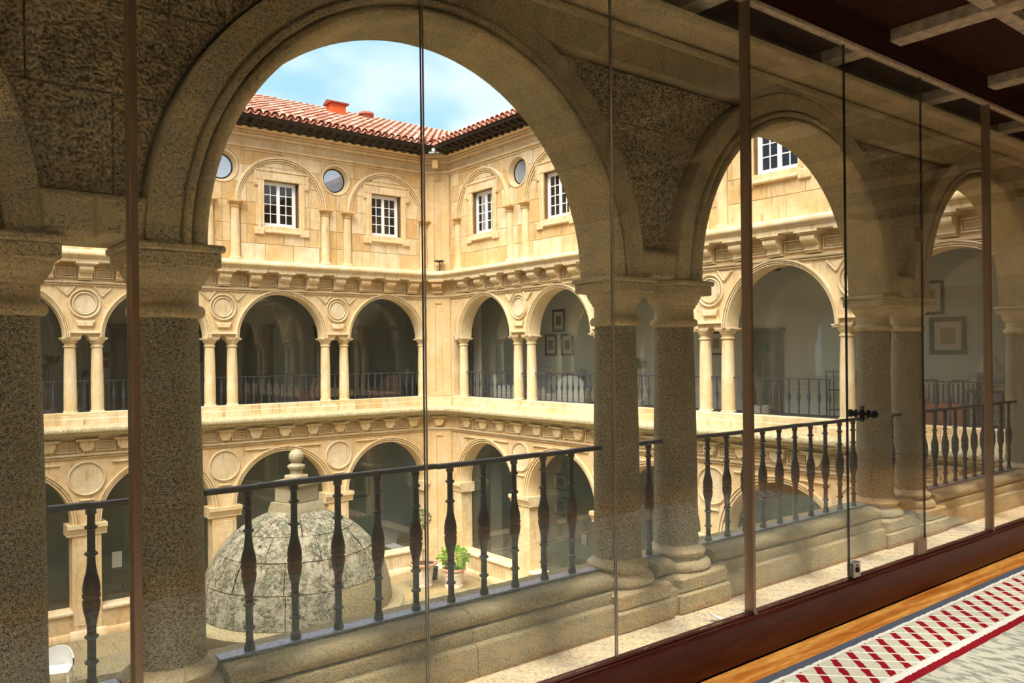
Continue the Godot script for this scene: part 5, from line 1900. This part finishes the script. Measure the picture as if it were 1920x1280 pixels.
func _ready() -> void:
	rng.seed = 20240611
	# camera: level, rolled a little, with the lens shifted upwards
	var cam := Camera3D.new()
	cam.name = "camera"
	var yaw := deg_to_rad(38.22)
	var roll := deg_to_rad(-.606)
	var fw := Vector3(sin(yaw), 0, -cos(yaw))
	var r0 := Vector3(cos(yaw), 0, sin(yaw))
	var rt := r0 * cos(roll) + Vector3.UP * sin(roll)
	var up := Vector3.UP * cos(roll) - r0 * sin(roll)
	cam.transform = Transform3D(Basis(rt, up, -fw), Vector3.ZERO)
	cam.projection = Camera3D.PROJECTION_FRUSTUM
	cam.near = .05
	cam.far = 300.0
	cam.size = 2.0 * .05 * 640.0 / 1515.0
	cam.frustum_offset = Vector2(0, .05 * 22.0 / 1515.0)
	add_child(cam)
	cam.current = true
	# bright, thinly clouded sky
	var env := Environment.new()
	env.background_mode = Environment.BG_SKY
	var sky := Sky.new()
	var sm := PanoramaSkyMaterial.new()
	sm.panorama = sky_image()
	sky.sky_material = sm
	env.sky = sky
	env.background_energy_multiplier = 1.4
	env.tonemap_mode = Environment.TONE_MAPPER_LINEAR
	env.tonemap_exposure = 1.3
	env.sdfgi_enabled = true
	env.ssao_enabled = true
	env.ssil_enabled = true
	var we := WorldEnvironment.new()
	we.name = "world_environment"
	we.environment = env
	add_child(we)
	# sun behind thin cloud: high, from behind and to the left, very soft
	var sun := DirectionalLight3D.new()
	sun.name = "sun"
	sun.light_color = Color(1.0, .96, .88)
	sun.light_energy = 2.5
	sun.light_angular_distance = 55.0
	sun.shadow_enabled = true
	add_child(sun)
	sun.look_at_from_position(Vector3(-6.5, 13, 4.0), Vector3.ZERO)

	make_materials()

	# ---- the four wings round the court
	var XA := Transform3D(Basis.IDENTITY, Vector3(0, 0, ZA))
	var XBt := Transform3D(Basis(Vector3(0, 0, 1), Vector3(0, 1, 0), Vector3(-1, 0, 0)), Vector3(XB, 0, 0))
	var XN := Transform3D(Basis(Vector3(-1, 0, 0), Vector3(0, 1, 0), Vector3(0, 0, -1)), Vector3(0, 0, ZN))
	var XLt := Transform3D(Basis(Vector3(0, 0, -1), Vector3(0, 1, 0), Vector3(1, 0, 0)), Vector3(XL, 0, 0))
	var k := tan(deg_to_rad(22.5))
	var P1 := Vector3(13.15, 0, ZA)
	var P2 := Vector3(XB, 0, ZA + XB - 13.15)
	var wa := struct("wall_back", "golden sandstone facade opposite, with galleries below white windows", "facade", XA)
	facade(wa, [-.96, 2.23, 5.42, 8.61, 11.80], XL, 13.15, 0, -k, "facade opposite", true, true, true, "", false)
	var wb := struct("wall_right", "golden sandstone facade on the right, receding behind the granite columns", "facade", XBt)
	facade(wb, [-18.65, -15.46, -12.27, -9.08, -5.89], P2.z, ZN, k, 0, "right facade", true, true, true, "", true)
	var du := (P2 - P1).normalized()
	var wc := struct("wall_corner", "diagonal corner pilaster where the two sandstone facades meet", "pilaster", Transform3D(Basis(du, Vector3.UP, du.cross(Vector3.UP)), (P1 + P2) / 2.0))
	corner(wc, P1.distance_to(P2) / 2.0)
	var wn := struct("wall_near", "courtyard side of our own wing", "facade", XN)
	facade(wn, [-11.90, -8.70, -5.495, -2.297, .96], -XB, -XL, 0, 0, "near wing", false, false, true, "", true)
	var wl := struct("wall_left", "courtyard facade of the left wing, outside the frame", "facade", XLt)
	facade(wl, [5.89, 9.08, 12.27, 15.46, 18.65], 3.74, 20.9, 0, 0, "left wing", false, true, true, "", true)
	part("rear_wall", boxm(Vector3(3.4, -6.5, -3.2), Vector3(21.2, 6.0, -3.0)), M["plaster"], wl)
	part("rear_wall", boxm(Vector3(-14, -6.6, -3.2), Vector3(4.2, -1.95, -3.0)), M["plaster"], wn)
	part("side_wall", boxm(Vector3(3.6, -6.6, -4.6), Vector3(3.8, 6.0, .0)), M["plaster"], wn)
	for o in [[wa, "back"], [wb, "right"]]:
		pass
	# windows
	var who := ["outside the view", "hidden behind the wide arch's haunch", "behind the near arch's left side", "left one of the two on the facade opposite", "nearest the corner on the facade opposite"]
	for i in 5:
		var c: float = [-.96, 2.23, 5.42, 8.61, 11.80][i]
		sash_window(XA * pt(c - .04, 4.06, -.17), "white sixteen-pane window, " + who[i])
		if i < 4:
			oculus(XA * pt(c + HALF, 4.92, 0), "round window on the facade opposite, %s from the corner" % NTH[3 - i])
	who = ["nearest the corner on the facade at the right", "second from the corner on the facade at the right", "behind the middle columns, right facade", "seen at the top of the middle arch", "above the third arch, right facade"]
	for i in 5:
		var c: float = [-18.65, -15.46, -12.27, -9.08, -5.89][i]
		sash_window(XBt * pt(c, 4.06, -.17), "white sixteen-pane window, " + who[i])
		if i < 4:
			oculus(XBt * pt(c + HALF, 4.92, 0), "round window on the facade at the right, %s from the corner" % NTH[i])
	# galleries and ground-floor rooms behind the facades
	gallery_room(XA, XL, 13.3, "back", "glass screen behind the gallery columns of the facade opposite")
	gallery_room(XBt, -24.5, -1.0, "right", "glass screen behind the gallery columns of the facade at the right")
	var ends := struct("wall_ends", "plain end walls closing the wings", "wall")
	part("plaster", boxm(Vector3(13.3, -6.5, -24.7), Vector3(17.3, 2.2, -24.45)), M["plaster"], ends)
	part("plaster", boxm(Vector3(XL - .3, -6.5, -24.5), Vector3(XL - .1, 6.0, ZA)), M["plaster"], ends)
	part("plaster", boxm(Vector3(XB + .4, -6.5, -1.0), Vector3(17.3, 2.2, -.8)), M["plaster"], ends)
	part("plaster", boxm(Vector3(XB, -6.5, ZN), Vector3(XB + .4, 6.0, -.8)), M["plaster"], ends)
	for a in [[XA, [-.96, 2.23, 5.42, 8.61, 11.80], "opposite", false], [XBt, [-18.65, -15.46, -12.27, -9.08, -5.89], "at the right", true]]:
		for i in 5:
			var nth: String = NTH[i if a[3] else 4 - i]
			var o := next_window("dark arched ground-floor glazing, %s arch from the corner, facade %s" % [nth, a[2]], a[0] * pt(a[1][i], 0, 0))
			for s in [-1.0, 1.0]:
				var p := PackedVector2Array([Vector2(.004 * s, -5.84), Vector2(1.36 * s, -5.84)])
				for j in 13:
					var t := PI / 2 * j / 12
					p.append(Vector2(maxf(.004, 1.36 * cos(t)) * s, -3.85 + 1.36 * sin(t)))
				var b := MB.new()
				b.slab(p, -.432, -.424)
				part("pane", b, M["pane_tinted"], o)
	# roofs
	var ra := struct("roof_back", "red barrel-tile roof above the facade opposite, with dark timber eaves", "roof", XA)
	roof(ra, XL, 13.0, 1.0, 1.0, 8, 6.6, 15.0)
	var rb := struct("roof_right", "red barrel-tile roof above the facade at the right, seen along its eave", "roof", XBt)
	roof(rb, -20.2, ZN, 1.0, 1.0, 2, -20.6, -12.0)
	var rn := struct("roof_near", "tiled roof over our own wing", "roof", XN)
	roof(rn, -XB, -XL, 1.0, 1.0, 0, 99.0, 99.0)
	var rl := struct("roof_left", "tiled roof over the left wing, outside the frame", "roof", XLt)
	roof(rl, 3.74, 20.9, 1.0, 1.0, 0, 99.0, 99.0)
	var ch := thing("roof_chimney", "orange brick chimney with a tiled cap on the roof opposite", "chimney", "", pt(11.52, 7.2, -23.5))
	part("stack", boxm(Vector3(-.24, 0, -.2), Vector3(.24, .70, .2)), M["brick_orange"], ch)
	var cb := MB.new()
	cb.run(v2([-.28, .70, .28, .70, .28, .74, .05, .83, -.05, .83, -.28, .74]), -.32, .32)
	part("cap", cb, M["cap_clay"], ch)
	var vt := thing("roof_vent", "small round clay vent on the roof ridge opposite", "vent", "", pt(12.85, 7.65, -24.0))
	cb = MB.new()
	cb.lathe(v2([.16, 0, .16, .28, .26, .30, .25, .36, 0, .40]), 20)
	part("body", cb, M["tile_3"], vt)
	# fittings at the corner
	var sc := thing("security_camera", "small grey security camera under the eaves in the corner", "camera", "", turned(13.05, 6.02, -20.25, 40))
	cb = MB.new()
	cb.tube([Vector3(-.16, 0, .05), Vector3(.14, .02, .05)], .055, 14)
	part("body", cb, M["camera_grey"], sc)
	part("bracket", boxm(Vector3(.06, .0, -.2), Vector3(.10, .03, .05)), M["camera_grey"], sc)
	var jb := thing("downpipe_box", "small stone-coloured box under the eaves at the corner", "box", "", turned(13.19, 5.62, -20.36, 45))
	part("body", boxm(Vector3(-.08, -.08, -.08), Vector3(.08, .16, .1), .01), M["sand_c"], jb)
	var fl := thing("iron_lamp_dish", "small dark iron dish on a stem standing on the corner cornice", "floodlight", "", pt(13.33, 2.5, -20.42))
	cb = MB.new()
	cb.tube([Vector3(0, 0, 0), Vector3(.03, .14, 0), Vector3(0, .27, 0)], .014, 8)
	part("stem", cb, M["black_iron"], fl)
	cb = MB.new()
	cb.lathe(v2([0, .25, .08, .255, .17, .285, .165, .30, 0, .31]), 20)
	part("dish", cb, M["black_iron"], fl)

	near_arcade()
	near_gallery()
	court()
	furnish(XA, XBt)

func oculus(at: Transform3D, label: String) -> void:
	var o := next_window(label, at)
	part("frame", shape("oc_frame", func():
		var b := MB.new()
		b.arc(v2([.30, -.15, .305, -.12, .33, -.12, .33, -.15]), 0, 0, 0, TAU, 40, false)
		return b.mesh()), M["black_iron"], o)
	part("pane", shape("oc_pane", func():
		var b := MB.new()
		b.slab(disc(0, 0, .31, 40), -.145, -.137)
		return b.mesh()), M["pane_round"], o)
